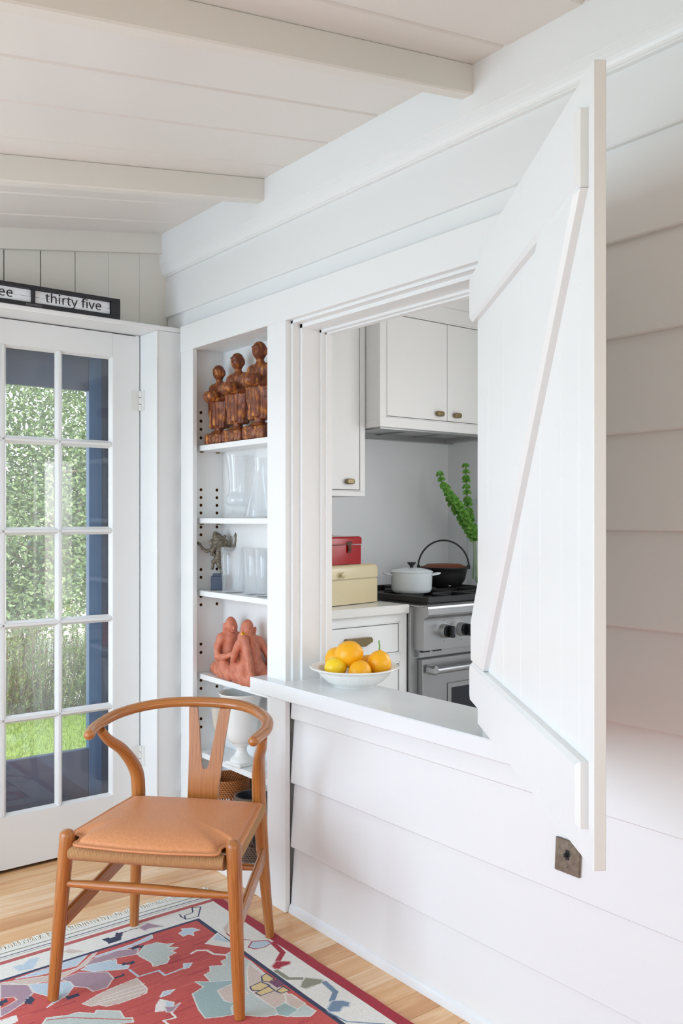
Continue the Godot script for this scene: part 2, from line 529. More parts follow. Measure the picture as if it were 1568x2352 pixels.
func build_room():
	rg.seed = 5
	# floor
	var fl = struct("floor", "warm maple strip floor of the porch room", "floor")
	obj("subfloor", MB.new().span(V(-2.75, -0.12, -0.16), V(0.15, -0.0185, 5.2)), M.plank[2], fl)
	var z = 0.0105 - 0.0885 * 2
	while z < 5.2:
		var cut = -2.75 + 0.35 + rg.randf() * 2.0
		for seg in [[-2.75, cut], [cut, 0.03]]:
			var m = MB.new()
			m.uvo = Vector2(rg.randf() * 7.0, rg.randf() * 7.0)
			m.span(V(seg[0] + 0.0005, -0.018, z + 0.0005), V(seg[1] - 0.0005, 0.0, z + 0.088), 0.0012)
			obj("plank", m, M.plank[rg.randi() % 4], fl)
		z += 0.0885
	# ceiling: boards and rafters follow the slope down from the house wall
	var ce = struct("ceiling", "sloping painted board ceiling with exposed rafters", "ceiling")
	var cosl = cos(atan(SLOPE)); var sl = atan(SLOPE)
	var cb = Basis(V(0, 0, 1), -sl) if false else Basis(V(0, 0, 1), sl)
	z = 2.074 - 0.235 * 9
	while z < 5.3:
		var c = V(-1.36, ceil_y(-1.36) + 0.011 / cosl, z + 0.1175)
		obj("ceiling_board", MB.new().box(c, V(2.95 / cosl, 0.022, 0.2335), 0.007, cb), M.ceil, ce)
		z += 0.235
	obj("roof_deck", MB.new().box(V(-1.36, ceil_y(-1.36) + 0.075, 2.4), V(3.3, 0.10, 5.9), 0.0, cb), M.stucco, ce)
	for bz in [0.775, 1.735, 2.695, 3.655, 4.6]:
		obj("rafter", MB.new().box(V(-1.36, ceil_y(-1.36) - 0.037, bz - 0.021), V(2.76, 0.076, 0.042), 0.004, cb), M.cream, ce)
	# house wall: lapped siding
	var wr = struct("wall_right", "white lapped siding wall with a pass-through opening", "wall")
	for k in range(-1, 11):
		siding_seg(wr, -0.03, 0.17, k, 0.0, 2.40)
		siding_seg(wr, 0.17, 5.2, k, 2.0, 2.40)
		siding_seg(wr, 0.898, 5.2, k, 0.0, 0.74)
		siding_seg(wr, 1.80, 5.2, k, 0.74, 2.0)
	for b in [[V(0.034, 0, 0.905), V(0.145, 0.735, 5.2)], [V(0.034, 1.955, -0.35), V(0.145, 2.75, 5.2)], [V(0.034, 0.735, 1.80), V(0.145, 1.955, 5.2)], [V(0.034, 0, -0.35), V(0.148, 1.955, 0.215)], [V(0.142, 0, 0.215), V(0.15, 1.955, 0.845)], [V(0.03, 0, 0.845), V(0.144, 1.955, 0.894)], [V(0.034, 0, 0.894), V(0.144, 0.735, 0.9051)]]:
		obj("wall_core", MB.new().span(b[0], b[1]), M.white, wr)
	obj("frieze_board", MB.new().span(V(-0.022, 2.312, -0.04), V(0.034, 2.47, 5.2), 0.003), M.white, wr)
	var cove = [Vector2(0.02, 2.268), Vector2(-0.002, 2.268)]
	for i in 7: cove.append(Vector2(-0.002 - 0.016 * sin(i / 6.0 * PI / 2), 2.272 + 0.042 * (1.0 - cos(i / 6.0 * PI / 2))))
	cove.append(Vector2(0.02, 2.314))
	obj("bed_moulding", MB.new().prism(cove, 5.23, Transform3D(Basis(), V(0, 0, -0.03))), M.white, wr)
	var bb = struct("baseboard_right", "glossy white shoe moulding along the siding wall", "baseboard")
	var qr = [Vector2(0.02, 0.0), Vector2(-0.009, 0.0)]
	for i in 7: qr.append(Vector2(0.013 - 0.022 * cos(i / 6.0 * PI / 2), 0.004 + 0.03 * sin(i / 6.0 * PI / 2)))
	qr.append(Vector2(0.02, 0.034))
	obj("shoe_moulding", MB.new().prism(qr, 5.2 - 0.899, Transform3D(Basis(), V(0, 0, 0.899))), M.sill, bb)
	# pass-through
	var w1 = struct("window_1", "white pass-through opening with stepped casing and a deep sill", "window")
	obj("head_casing", MB.new().span(V(-0.02, 1.9365, 0.174), V(0.034, 2.037, 1.86), 0.002), M.white, w1)
	obj("side_casing", MB.new().span(V(-0.02, 0.757, 1.762), V(0.034, 1.9365, 1.86), 0.002), M.white, w1)
	var steps = [[0.006, 0.0], [0.036, 0.009], [0.108, 0.021], [0.126, 0.029], [0.146, 0.034]]   # depth reached, how far the step stands in
	var x0 = 0.0
	for s in steps:
		obj("jamb", MB.new().span(V(x0 - 0.003, 0.755, 0.86), V(s[0], 1.96, 0.896 + s[1])), M.white, w1)
		obj("head", MB.new().span(V(x0 - 0.003, 1.9365 - s[1] * 1.0, 0.86), V(s[0], 1.975, 1.80)), M.white, w1)
		obj("jamb", MB.new().span(V(x0, 0.755, 1.762 - s[1]), V(s[0], 1.96, 1.80), 0.001), M.white, w1)
		x0 = s[0]
	obj("sill", MB.new().span(V(-0.066, 0.708, 0.752), V(0.176, 0.757, 1.90), 0.003), M.sill, w1)
	# garden-door wall
	var wb = struct("wall_back", "painted vertical boards above the garden door", "wall")
	obj("wall_core", MB.new().span(V(-2.75, 2.04, -0.10), V(0.034, 2.60, -0.018)), M.cream, wb)
	var edges = [0.012, -0.11, -0.24, -0.373, -0.506, -0.6395, -0.773, -0.906, -1.04, -1.173, -1.306, -1.44, -1.573, -1.706, -1.84, -1.973, -2.106, -2.24, -2.373, -2.506, -2.64, -2.75]
	for i in edges.size() - 1:
		var g = 0.0022 if i > 2 else 0.0005
		var xa = edges[i + 1] + g; var xb = edges[i] - g
		var pg = [Vector2(xa, 2.02), Vector2(xb, 2.02), Vector2(xb, ceil_y(xb) + 0.004), Vector2(xa, ceil_y(xa) + 0.004)]
		obj("wall_board", MB.new().prism(pg, 0.018, Transform3D(Basis(), V(0, 0, -0.018))), M.cream, wb)
	obj("sloping_trim", MB.new().prism([Vector2(-2.75, ceil_y(-2.75) - 0.076), Vector2(-0.005, ceil_y(0) - 0.077), Vector2(-0.005, ceil_y(0) + 0.003), Vector2(-2.75, ceil_y(-2.75) + 0.003)], 0.022, Transform3D(Basis(), V(0, 0, 0.0))), M.cream, wb)
	obj("ledge", MB.new().span(V(-1.12, 2.0185, -0.02), V(-0.002, 2.0355, 0.152), 0.003), M.white, wb)
	for sd in [[-0.104, 0.03], [-1.1, -0.953]]:
		obj("jamb", MB.new().span(V(sd[0], 0.0, -0.19), V(sd[1], 2.018, 0.1305), 0.001), M.white, wb)
	obj("door_head", MB.new().span(V(-0.953, 2.004, -0.099), V(-0.104, 2.10, -0.047)), M.white, wb)
	var scribe = [Vector2(-0.104, 0.0)]
	for k in range(-1, 9):
		var a = maxf(LAP0 + LAP * k, 0.0); var b = minf(LAP0 + LAP * (k + 1), 2.018)
		scribe.append(Vector2(-0.002 + (0.006 if k < 0 else 0.0), a)); scribe.append(Vector2(0.010, b - 0.001))
	scribe.append(Vector2(-0.104, 2.018))
	obj("scribed_board", MB.new().prism(scribe, 0.012, Transform3D(Basis(), V(0, 0, 0.1305))), M.white, wb)
	obj("edge_bead", MB.new().span(V(-0.1075, 0, 0.128), V(-0.099, 2.018, 0.1445), 0.003), M.white, wb)
	obj("left_wall_panel", MB.new().span(V(-2.75, 0, -0.10), V(-1.1, 2.04, 0.0)), M.white, wb)
	# window wall and end wall, behind and beside the camera
	var wl = struct("wall_left", "white outer wall with three tall windows", "wall")
	var top = 2.06
	obj("wall_panel", MB.new().span(V(-2.85, -0.1, -0.19), V(-2.75, 0.12, 5.2)), M.white, wl)
	obj("wall_panel", MB.new().span(V(-2.85, 1.92, -0.19), V(-2.75, top, 5.2)), M.white, wl)
	var zs = [-0.19, 0.35, 1.2, 1.33, 2.18, 2.31, 3.16, 5.2]
	for i in 4: obj("wall_panel", MB.new().span(V(-2.85, 0.12, zs[i * 2]), V(-2.75, 1.92, zs[i * 2 + 1])), M.white, wl)
	var i2 = 2
	for w in WINS:
		var wn = struct("window_%d" % i2, "tall white window of the porch's outer wall, window %s from the garden door" % ["first", "second", "third"][i2 - 2], "window"); i2 += 1
		var fr = MB.new()
		for e in [[w[2], w[2] + 0.05], [w[3] - 0.05, w[3]]]: fr.span(V(-2.83, e[0], w[0]), V(-2.77, e[1], w[1]))
		for e in [[w[0], w[0] + 0.05], [w[1] - 0.05, w[1]]]: fr.span(V(-2.83, w[2], e[0]), V(-2.77, w[3], e[1]))
		obj("window_frame", fr, M.white, wn)
		obj("pane", MB.new().span(V(-2.802, w[2] + 0.03, w[0] + 0.03), V(-2.798, w[3] - 0.03, w[1] - 0.03)), M.pane, wn)
	var wf = struct("wall_front", "white end wall of the porch room with an added wide window", "wall")
	for b in [[V(-2.85, -0.1, 5.2), V(-2.3, 2.6, 5.3)], [V(-0.5, -0.1, 5.2), V(0.15, 2.6, 5.3)], [V(-2.3, -0.1, 5.2), V(-0.5, 0.3, 5.3)], [V(-2.3, 1.95, 5.2), V(-0.5, 2.6, 5.3)]]:
		obj("wall_panel", MB.new().span(b[0], b[1]), M.white, wf)
	var w6 = struct("window_6", "unseen wide white window added for fill in the end wall of the porch room", "window")  # unseen window, added to carry the fill light behind the camera
	var f6 = MB.new()
	for e in [[0.3, 0.35], [1.90, 1.95]]: f6.span(V(-2.3, e[0], 5.22), V(-0.5, e[1], 5.28))
	for e in [[-2.3, -2.25], [-1.425, -1.375], [-0.55, -0.5]]: f6.span(V(e[0], 0.3, 5.22), V(e[1], 1.95, 5.28))
	obj("window_frame", f6, M.white, w6)
	obj("pane", MB.new().span(V(-2.28, 0.32, 5.248), V(-0.52, 1.93, 5.252)), M.pane, w6)

func build_doors():
	var d = struct("door_1", "white glazed garden door with fifteen panes", "door")
	var xs = [-0.95, -0.8395, -0.2275, -0.106]
	var colx = [-0.8385, -0.6405, -0.4312, -0.2225]   # muntin centre lines between the stiles
	var y0 = 0.204; var rows = [0.204, 0.5520, 0.8980, 1.2415, 1.5785, 1.922]
	var m = MB.new()
	var zt = [-0.044, -0.002]
	obj("stile", MB.new().span(V(-0.2225, 0.012, zt[0]), V(-0.1075, 2.014, zt[1]), 0.002), M.white, d)
	obj("stile", MB.new().span(V(-0.95, 0.012, zt[0]), V(-0.8385, 2.014, zt[1]), 0.002), M.white, d)
	obj("top_rail", MB.new().span(V(-0.8385, 1.922, zt[0]), V(-0.2225, 2.014, zt[1])), M.white, d)
	obj("bottom_rail", MB.new().span(V(-0.8385, 0.012, zt[0]), V(-0.2225, 0.204, zt[1])), M.white, d)
	for i in [1, 2]:
		obj("muntin", bead(V(colx[i], 0.204, -0.023), V(colx[i], 1.922, -0.023), V(1, 0, 0)), M.white, d)
	for j in [1, 2, 3, 4]:
		obj("muntin", bead(V(-0.8385, rows[j], -0.023), V(-0.2225, rows[j], -0.023), V(0, 1, 0)), M.white, d)
	for i in 3:
		for j in 5:
			var a = V(colx[i] + (0.006 if i > 0 else 0.0), rows[j] + (0.006 if j > 0 else 0.0), 0)
			var b = V(colx[i + 1] - (0.006 if i < 2 else 0.0), rows[j + 1] - (0.006 if j < 4 else 0.0), 0)
			obj("pane", MB.new().span(V(a.x - 0.004, a.y - 0.004, -0.0245), V(b.x + 0.004, b.y + 0.004, -0.0215)), M.pane, d)
			var gl = MB.new()
			var s = 0.009
			for e in [[V(a.x, a.y, 0), V(b.x, a.y, 0), V(0, 1, 0)], [V(a.x, b.y, 0), V(b.x, b.y, 0), V(0, -1, 0)], [V(a.x, a.y, 0), V(a.x, b.y, 0), V(1, 0, 0)], [V(b.x, a.y, 0), V(b.x, b.y, 0), V(-1, 0, 0)]]:
				var p = e[0]; var q = e[1]; var inn = e[2] * s
				var k = (q - p).normalized() * s
				gl.st.set_smooth_group(-1)
				gl.quad(p + V(0, 0, -0.0035), q + V(0, 0, -0.0035), q + inn - k + V(0, 0, -0.021), p + inn + k + V(0, 0, -0.021))
				gl.quad(p + V(0, 0, -0.042), q + V(0, 0, -0.042), q + inn - k + V(0, 0, -0.025), p + inn + k + V(0, 0, -0.025))
			obj("glazing_bead", gl, M.white, d)
	for hy in [1.757, 0.345]:
		var hg = obj("hinge", MB.new().span(V(-0.146, hy - 0.039, -0.002), V(-0.109, hy + 0.039, 0.0005)).span(V(-0.1065, hy - 0.039, 0.003), V(-0.104, hy + 0.039, 0.040)), M.metal_white, d)
		for i in 3:
			var c = V(-0.107, hy - 0.027 + i * 0.027, 0.006)
			obj("knuckle", MB.new().tube([c - V(0, 0.0115, 0), c + V(0, 0.0115, 0)], 0.0065, 10, V(1, 0, 0)), M.metal_white, hg)
	# storm door beyond it, painted blue
	var s2 = struct("door_2", "blue painted storm door outside the glazed door", "door")
	obj("stile", MB.new().span(V(-0.277, 0.02, -0.135), V(-0.222, 2.02, -0.10), 0.003), M.blue, s2)
	obj("stop", MB.new().span(V(-0.2215, 0.02, -0.135), V(-0.17, 2.02, -0.108), 0.002), M.blue_grey, s2)
	obj("stile", MB.new().span(V(-0.95, 0.02, -0.135), V(-0.86, 2.02, -0.10), 0.003), M.blue, s2)
	obj("top_rail", MB.new().span(V(-0.86, 1.795, -0.135), V(-0.277, 2.02, -0.102), 0.003), M.blue_grey, s2)
	obj("bottom_rail", MB.new().span(V(-0.86, 0.02, -0.135), V(-0.277, 0.376, -0.102), 0.003), M.blue_grey, s2)
	obj("pane", MB.new().span(V(-0.865, 0.37, -0.1195), V(-0.272, 1.80, -0.1165)), M.pane, s2)
	obj("storm_jamb", MB.new().span(V(-0.205, 0.0, -0.19), V(-0.104, 2.046, -0.1355)), M.blue_grey, s2)
	obj("threshold", MB.new().span(V(-0.953, -0.05, -0.19), V(-0.104, 0.0, -0.005)), M.plank[2], s2)

func bead(a, b, across):
	var m = MB.new()
	var h = 0.011
	m.st.set_smooth_group(-1)
	m.beam(a, b, 0.012, 0.041, 0.002, V(0, 0, 1))
	return m

# ---------------------------------------------------------------- built-in bookcase and what stands in it
func build_bookcase():
	var b = thing("bookcase", "white built-in bookcase set into the siding wall beside the garden door", "bookcase", V(0, 0, 0.53))
	var Z = func(z): return z - 0.53
	obj("stile", MB.new().span(V(-0.02, 0, Z.call(0.178)), V(0.0, 1.9365, Z.call(0.272)), 0.002), M.white, b)
	obj("stile", MB.new().span(V(-0.02, 0, Z.call(0.788)), V(0.0, 1.9365, Z.call(0.896)), 0.002), M.white, b)
	obj("bottom_rail", MB.new().span(V(-0.02, 0, Z.call(0.272)), V(0.0, 0.082, Z.call(0.788)), 0.002), M.white, b)
	var sp = CSGBox3D.new()   # the left side, drilled for the shelf pins
	sp.name = "side_panel"
	sp.size = V(0.138, 1.955, 0.018)
	sp.material = M.white
	b.add_child(sp, true)
	sp.position = V(0.069, 0.9775, Z.call(0.226))
	obj("side_panel", MB.new().span(V(0.0, 0.0, Z.call(0.825)), V(0.138, 1.955, Z.call(0.843))), M.white, b)
	obj("back_panel", MB.new().span(V(0.135, 0.0, Z.call(0.235)), V(0.1415, 1.955, Z.call(0.825))), M.white, b)
	obj("top_panel", MB.new().span(V(0.0, 1.942, Z.call(0.235)), V(0.135, 1.955, Z.call(0.825))), M.white, b)
	obj("bottom_panel", MB.new().span(V(0.0, 0.06, Z.call(0.235)), V(0.135, 0.082, Z.call(0.825))), M.white, b)
	for y in SHELF:
		obj("shelf", MB.new().span(V(0.016, y - 0.0205, Z.call(0.236)), V(0.134, y, Z.call(0.824)), 0.0012), M.white, b)
	# brass-lined pin holes in two columns, and the pins under each shelf
	var ys = [1.70, 1.667, 1.635, 1.602, 1.40, 1.37, 1.34, 1.31, 1.255, 1.225, 1.09, 1.06, 0.985, 0.953, 0.80, 0.768, 0.66, 0.628, 0.51, 0.478, 0.37, 0.345]
	for y in ys:
		for x in [0.037, 0.108]:
			var dr = CSGCylinder3D.new()
			dr.name = "drilling"
			dr.operation = CSGShape3D.OPERATION_SUBTRACTION
			dr.radius = 0.0050; dr.height = 0.028; dr.sides = 12
			dr.material = M.lid_wood
			sp.add_child(dr, true)
			dr.position = V(x - 0.069, y - 0.9775, 0.008)
			dr.rotation.x = PI / 2
			obj("pin_socket", MB.new().lathe([Vector2(0.0049, -0.002), Vector2(0.0049, 0.0006), Vector2(0.0062, 0.0008), Vector2(0.0064, 0.0)], 14, Transform3D(Basis(V(1, 0, 0), PI / 2), V(x, y, Z.call(0.235)))), M.bronze, b)
	for y in SHELF:
		for x in [0.037, 0.108]:
			obj("shelf_pin", MB.new().box(V(x, y - 0.0235, Z.call(0.244)), V(0.008, 0.005, 0.016), 0.001), M.bronze, b)
const SHELF = [1.569, 1.290, 1.0115, 0.692, 0.392]

func monk_meshes():
	var c = Clay.new(V(-0.062, 0.040, -0.05), V(0.062, 0.365, 0.062), 0.0022)
	c.cap(V(0, 0.05, 0), V(0, 0.085, 0), 0.020, 0.0125, 0.012)
	c.path([V(0, 0.092, 0), V(0, 0.15, 0), V(0, 0.205, -0.002)], [0.022, 0.022, 0.020], 0.01)
	for s in [-1.0, 1.0]:   # the robe: two hanging side panels and a front panel with a turned hem
		c.slab(V(s * 0.020, 0.140, 0.0), V(0.016, 0.066, 0.020), 0.009, 0.004, false, Basis(V(0, 0, 1), s * 0.06))
		c.slab(V(s * 0.009, 0.145, 0.015), V(0.0095, 0.062, 0.012), 0.007, 0.0025)
		c.path([V(s * 0.036, 0.258, -0.006), V(s * 0.043, 0.208, 0.004), V(s * 0.024, 0.200, 0.042)], [0.0150, 0.0135, 0.0085], 0.008)
		c.path([V(s * 0.040, 0.205, 0.008), V(s * 0.036, 0.15, 0.008), V(s * 0.030, 0.085, 0.004)], [0.010, 0.009, 0.007], 0.004)
		c.path([V(s * 0.026, 0.205, 0.024), V(s * 0.028, 0.14, 0.020), V(s * 0.031, 0.08, 0.018)], 0.0034, 0.002, true)
		c.path([V(s * 0.0165, 0.20, 0.027), V(s * 0.018, 0.14, 0.0265), V(s * 0.019, 0.085, 0.025)], 0.0026, 0.002, true)
		c.path([V(s * 0.038, 0.19, -0.012), V(s * 0.036, 0.08, -0.012)], 0.003, 0.002, true)
		c.ell(V(s * 0.0225, 0.322, -0.002), V(0.0045, 0.015, 0.0075), 0.003)
		c.ell(V(s * 0.0095, 0.330, 0.0265), V(0.0058, 0.0030, 0.0036), 0.003, true)
		c.path([V(s * 0.004, 0.337, 0.028), V(s * 0.014, 0.338, 0.024)], 0.0016, 0.004)
	c.path([V(0, 0.205, 0.029), V(0, 0.085, 0.028)], 0.0028, 0.002, true)
	c.path([V(-0.034, 0.086, 0.018), V(0.0, 0.080, 0.028), V(0.034, 0.086, 0.018)], 0.0028, 0.002, true)
	c.slab(V(0, 0.20, -0.004), V(0.027, 0.03, 0.019), 0.012, 0.02)
	c.cap(V(0, 0.2, -0.004), V(0, 0.262, -0.006), 0.024, 0.022, 0.02)
	c.cap(V(-0.026, 0.262, -0.006), V(0.026, 0.262, -0.006), 0.015, 0.015, 0.018)
	c.cap(V(0, 0.27, -0.003), V(0, 0.30, 0.0), 0.0125, 0.0115, 0.010)
	c.ell(V(0, 0.326, 0.002), V(0.0215, 0.034, 0.026), 0.006)
	c.cap(V(0, 0.331, 0.0265), V(0, 0.321, 0.0305), 0.0018, 0.0030, 0.005)
	c.cap(V(-0.005, 0.311, 0.0255), V(0.005, 0.311, 0.0255), 0.0022, 0.0022, 0.003)
	c.path([V(-0.026, 0.275, 0.008), V(0.0, 0.25, 0.019), V(0.032, 0.226, 0.014)], 0.0024, 0.002, true)
	c.path([V(-0.018, 0.35, 0.012), V(0.0, 0.345, 0.026), V(0.018, 0.35, 0.012)], 0.0012, 0.002, true)
	var body = c.mesh()
	var d = Clay.new(V(-0.058, -0.004, -0.055), V(0.058, 0.075, 0.055), 0.0022)
	d.slab(V(0, 0.026, 0), V(0.045, 0.026, 0.040), 0.012, 0.008)
	d.slab(V(0, 0.056, 0), V(0.024, 0.009, 0.022), 0.008, 0.012)
	for sd in 4:
		var B = Basis(V(0, 1, 0), sd * PI / 2)
		var zf = 0.041 if sd % 2 == 0 else 0.046
		for s in [-1.0, 1.0]:
			d.path([B * V(0, 0.002, zf), B * V(s * 0.010, 0.018, zf), B * V(s * 0.015, 0.034, zf), B * V(s * 0.004, 0.047, zf)], 0.0036, 0.003, true)
			d.path([B * V(s * 0.018, 0.002, zf), B * V(s * 0.027, 0.02, zf), B * V(s * 0.025, 0.038, zf), B * V(s * 0.036, 0.047, zf)], 0.0036, 0.003, true)
			d.path([B * V(s * 0.003, 0.014, zf), B * V(s * 0.007, 0.032, zf)], 0.0026, 0.002, true)
			d.path([B * V(s * 0.034, 0.004, zf), B * V(s * 0.039, 0.026, zf)], 0.0028, 0.002, true)
	d.slab(V(0, -0.02, 0), V(0.1, 0.02, 0.1), 0.0, 0.001, true)
	return [body, d.mesh()]

func figures():
	var mm = monk_meshes()
	var who = [["smallest carved wooden standing monk with an alms bowl, patches of worn gilding", 0.315, 0.855], ["middle carved wooden standing monk with an alms bowl, between a smaller and a taller one", 0.452, 0.93], ["tallest carved wooden standing monk with an alms bowl, beside the bookcase stile", 0.602, 0.985]]
	for w in who:
		var t = thing("monk_statuette", w[0], "statuette", V(0.072, SHELF[0], w[1]), -1.30, "gilded wooden monks on the top shelf")
		var S = Transform3D(Basis().scaled(V(1.22, 1.0, 1.12) * w[2]), Vector3.ZERO)
		obj("figure", mm[0], M.gilt, t, S)
		obj("carved_base", mm[1], M.gilt, t, S)
		var prof = [Vector2(0, 0.190), Vector2(0.014, 0.1905), Vector2(0.028, 0.198), Vector2(0.0335, 0.210), Vector2(0.033, 0.220), Vector2(0.0275, 0.230), Vector2(0.0262, 0.234), Vector2(0.023, 0.233), Vector2(0.022, 0.226), Vector2(0, 0.222)]
		obj("alms_bowl", MB.new().lathe(prof, 24, Transform3D(Basis(), V(0, 0, 0.043))), M.gilt, t, S)
	# terracotta pair, kneeling towards each other
	var c = Clay.new(V(-0.085, -0.004, -0.165), V(0.085, 0.235, 0.105), 0.003)
	for s in [-1.0, 1.0]:
		c.path([V(s * 0.026, 0.056, -0.02), V(s * 0.036, 0.040, 0.03), V(s * 0.034, 0.028, 0.068)], [0.036, 0.030, 0.024], 0.012)
		c.path([V(s * 0.036, 0.024, 0.066), V(s * 0.036, 0.024, -0.01), V(s * 0.034, 0.026, -0.085)], [0.024, 0.026, 0.024], 0.012)
		c.path([V(s * 0.033, 0.018, -0.09), V(s * 0.03, 0.008, -0.145)], [0.012, 0.007], 0.006)
		c.path([V(s * 0.046, 0.148, -0.004), V(s * 0.060, 0.118, -0.006), V(s * 0.063, 0.080, 0.0)], [0.0165, 0.0155, 0.013], 0.008)
		c.path([V(s * 0.063, 0.080, 0.0), V(s * 0.05, 0.082, 0.035), V(s * 0.022, 0.098, 0.072)], [0.0135, 0.0125, 0.009], 0.006)
		c.ell(V(s * 0.0295, 0.188, 0.0), V(0.0065, 0.018, 0.010), 0.003)
		c.ell(V(s * 0.011, 0.194, 0.034), V(0.0072, 0.0042, 0.006), 0.004, true)
		c.ell(V(s * 0.011, 0.1935, 0.0315), V(0.0048, 0.0026, 0.003), 0.001)
		c.cap(V(s * 0.005, 0.201, 0.036), V(s * 0.018, 0.200, 0.031), 0.0018, 0.0018, 0.004)
		for k in 3: c.path([V(s * 0.062, 0.045, -0.06 + k * 0.022), V(s * 0.058, 0.012, -0.05 + k * 0.026)], 0.003, 0.004, true)
	c.path([V(0, 0.06, -0.02), V(0, 0.10, -0.014), V(0, 0.145, -0.004)], [0.042, 0.036, 0.036], 0.014)
	c.cap(V(-0.04, 0.148, -0.004), V(0.04, 0.148, -0.004), 0.018, 0.018, 0.016)
	c.cap(V(0, 0.155, 0), V(0, 0.175, 0.004), 0.0145, 0.013, 0.010)
	c.ell(V(0, 0.195, 0.008), V(0.0265, 0.0335, 0.0295), 0.006)
	c.cap(V(0, 0.196, 0.036), V(0, 0.184, 0.041), 0.0024, 0.0038, 0.004)
	c.cap(V(-0.007, 0.174, 0.034), V(0.007, 0.174, 0.034), 0.003, 0.003, 0.004)
	c.path([V(-0.044, 0.155, 0.02), V(0.0, 0.118, 0.033), V(0.042, 0.105, 0.024)], 0.0024, 0.002, true)
	c.path([V(-0.05, 0.066, 0.0), V(0.0, 0.062, 0.03), V(0.05, 0.066, 0.0)], 0.003, 0.003, true)
	c.slab(V(0, -0.02, -0.03), V(0.2, 0.02, 0.25), 0.0, 0.001, true)
	var t = thing("kneeling_statuette", "terracotta kneeling monk statuette showing its face, forearms held forward", "statuette", V(0.068, SHELF[3], 0.402), -0.18)
	obj("figure", c.mesh(), M.terracotta, t, Transform3D(Basis().scaled(V(0.80, 1, 1)), Vector3.ZERO))
	c = Clay.new(V(-0.10, -0.004, -0.105), V(0.10, 0.235, 0.12), 0.003)
	c.path([V(0, 0.05, 0.0), V(0.0, 0.10, 0.008), V(0.004, 0.145, 0.012)], [0.052, 0.042, 0.038], 0.016)
	c.cap(V(-0.038, 0.150, 0.012), V(0.044, 0.146, 0.012), 0.019, 0.019, 0.016)
	for s in [-1.0, 1.0]:
		c.path([V(s * 0.03, 0.042, 0.0), V(s * 0.052, 0.034, 0.035), V(s * 0.048, 0.028, 0.078)], [0.042, 0.034, 0.026], 0.014)
		c.path([V(s * 0.05, 0.024, 0.07), V(s * 0.046, 0.022, -0.03), V(s * 0.03, 0.014, -0.075)], [0.024, 0.024, 0.012], 0.012)
		c.ell(V(0.012 + s * 0.0305, 0.186, 0.010), V(0.007, 0.018, 0.011), 0.003, false, Basis(V(0, 0, 1), 0.3))
	c.cap(V(0, 0.155, 0.012), V(0.008, 0.178, 0.014), 0.015, 0.0145, 0.010)
	c.ell(V(0.014, 0.196, 0.018), V(0.028, 0.034, 0.031), 0.006, false, Basis(V(0, 0, 1), 0.25))
	# its right arm hangs out to the side, the left one reaches down to the knee
	c.path([V(-0.05, 0.143, 0.012), V(-0.076, 0.100, -0.004), V(-0.086, 0.072, 0.0), V(-0.078, 0.045, 0.028)], [0.017, 0.0145, 0.0125, 0.010], 0.006)
	c.path([V(0.056, 0.140, 0.014), V(0.070, 0.098, 0.034), V(0.066, 0.055, 0.062)], [0.017, 0.0145, 0.011], 0.006)
	for k in 4: c.cap(V(0.058 + k * 0.006, 0.056, 0.066), V(0.052 + k * 0.0075, 0.022, 0.090), 0.0042, 0.0036, 0.0015)
	# the folded sash over the left shoulder, down the back to the shelf
	c.path([V(0.040, 0.166, 0.02), V(0.040, 0.158, -0.018), V(0.034, 0.10, -0.042), V(0.026, 0.03, -0.062), V(0.024, 0.004, -0.066)], [0.017, 0.018, 0.017, 0.017, 0.016], 0.006)
	c.path([V(0.020, 0.166, -0.016), V(0.014, 0.10, -0.044), V(0.006, 0.03, -0.066)], 0.0024, 0.002, true)
	c.path([V(0.036, 0.15, -0.034), V(0.036, 0.04, -0.078)], 0.0015, 0.002, true)
	c.path([V(0.0, 0.15, -0.022), V(-0.04, 0.08, -0.038), V(-0.06, 0.05, -0.03)], 0.0016, 0.002, true)
	c.path([V(0.006, 0.02, -0.06), V(-0.04, 0.07, -0.05)], 0.0022, 0.002, true)
	for k in 3: c.ell(V(-0.012 - k * 0.010, 0.105 - k * 0.008 + (0.014 if k == 0 else 0.0), -0.037), V(0.005, 0.004, 0.006), 0.002, true)
	c.slab(V(0, -0.02, 0), V(0.2, 0.02, 0.2), 0.0, 0.001, true)
	t = thing("seated_statuette", "terracotta monk statuette seen from behind, head tilted, long sash down its back", "statuette", V(0.066, SHELF[3], 0.555), PI - 0.25)
	obj("figure", c.mesh(), M.terracotta, t, Transform3D(Basis().scaled(V(0.80, 1, 1)), Vector3.ZERO))
	obj("gilding", MB.new().lathe([Vector2(0, 0), Vector2(0.006, 0.0005), Vector2(0.009, 0.002), Vector2(0.010, 0.003)], 12, Transform3D(Basis(V(1, 0, 0), 1.9), V(0.030, 0.180, -0.006))), M.gold, t)
	# bronze dancer with an elephant's head
	c = Clay.new(V(-0.10, -0.002, -0.04), V(0.10, 0.172, 0.04), 0.0022)
	c.path([V(0.012, 0.0, 0), V(0.010, 0.018, 0), V(0.002, 0.035, 0.002)], [0.006, 0.005, 0.008], 0.004)
	c.path([V(0.002, 0.035, 0.0), V(-0.004, 0.055, 0), V(-0.002, 0.078, 0)], [0.009, 0.013, 0.015], 0.008)
	c.path([V(-0.008, 0.06, 0.004), V(-0.020, 0.048, 0.008), V(-0.022, 0.030, 0.002), V(-0.024, 0.022, 0.0)], [0.009, 0.007, 0.005, 0.006], 0.004)
	c.path([V(0.0, 0.08, 0), V(0.0, 0.098, 0)], [0.018, 0.021], 0.01)
	c.cap(V(-0.022, 0.098, 0), V(0.026, 0.104, 0), 0.011, 0.011, 0.008)
	c.ell(V(-0.002, 0.118, 0.006), V(0.021, 0.019, 0.018), 0.006)
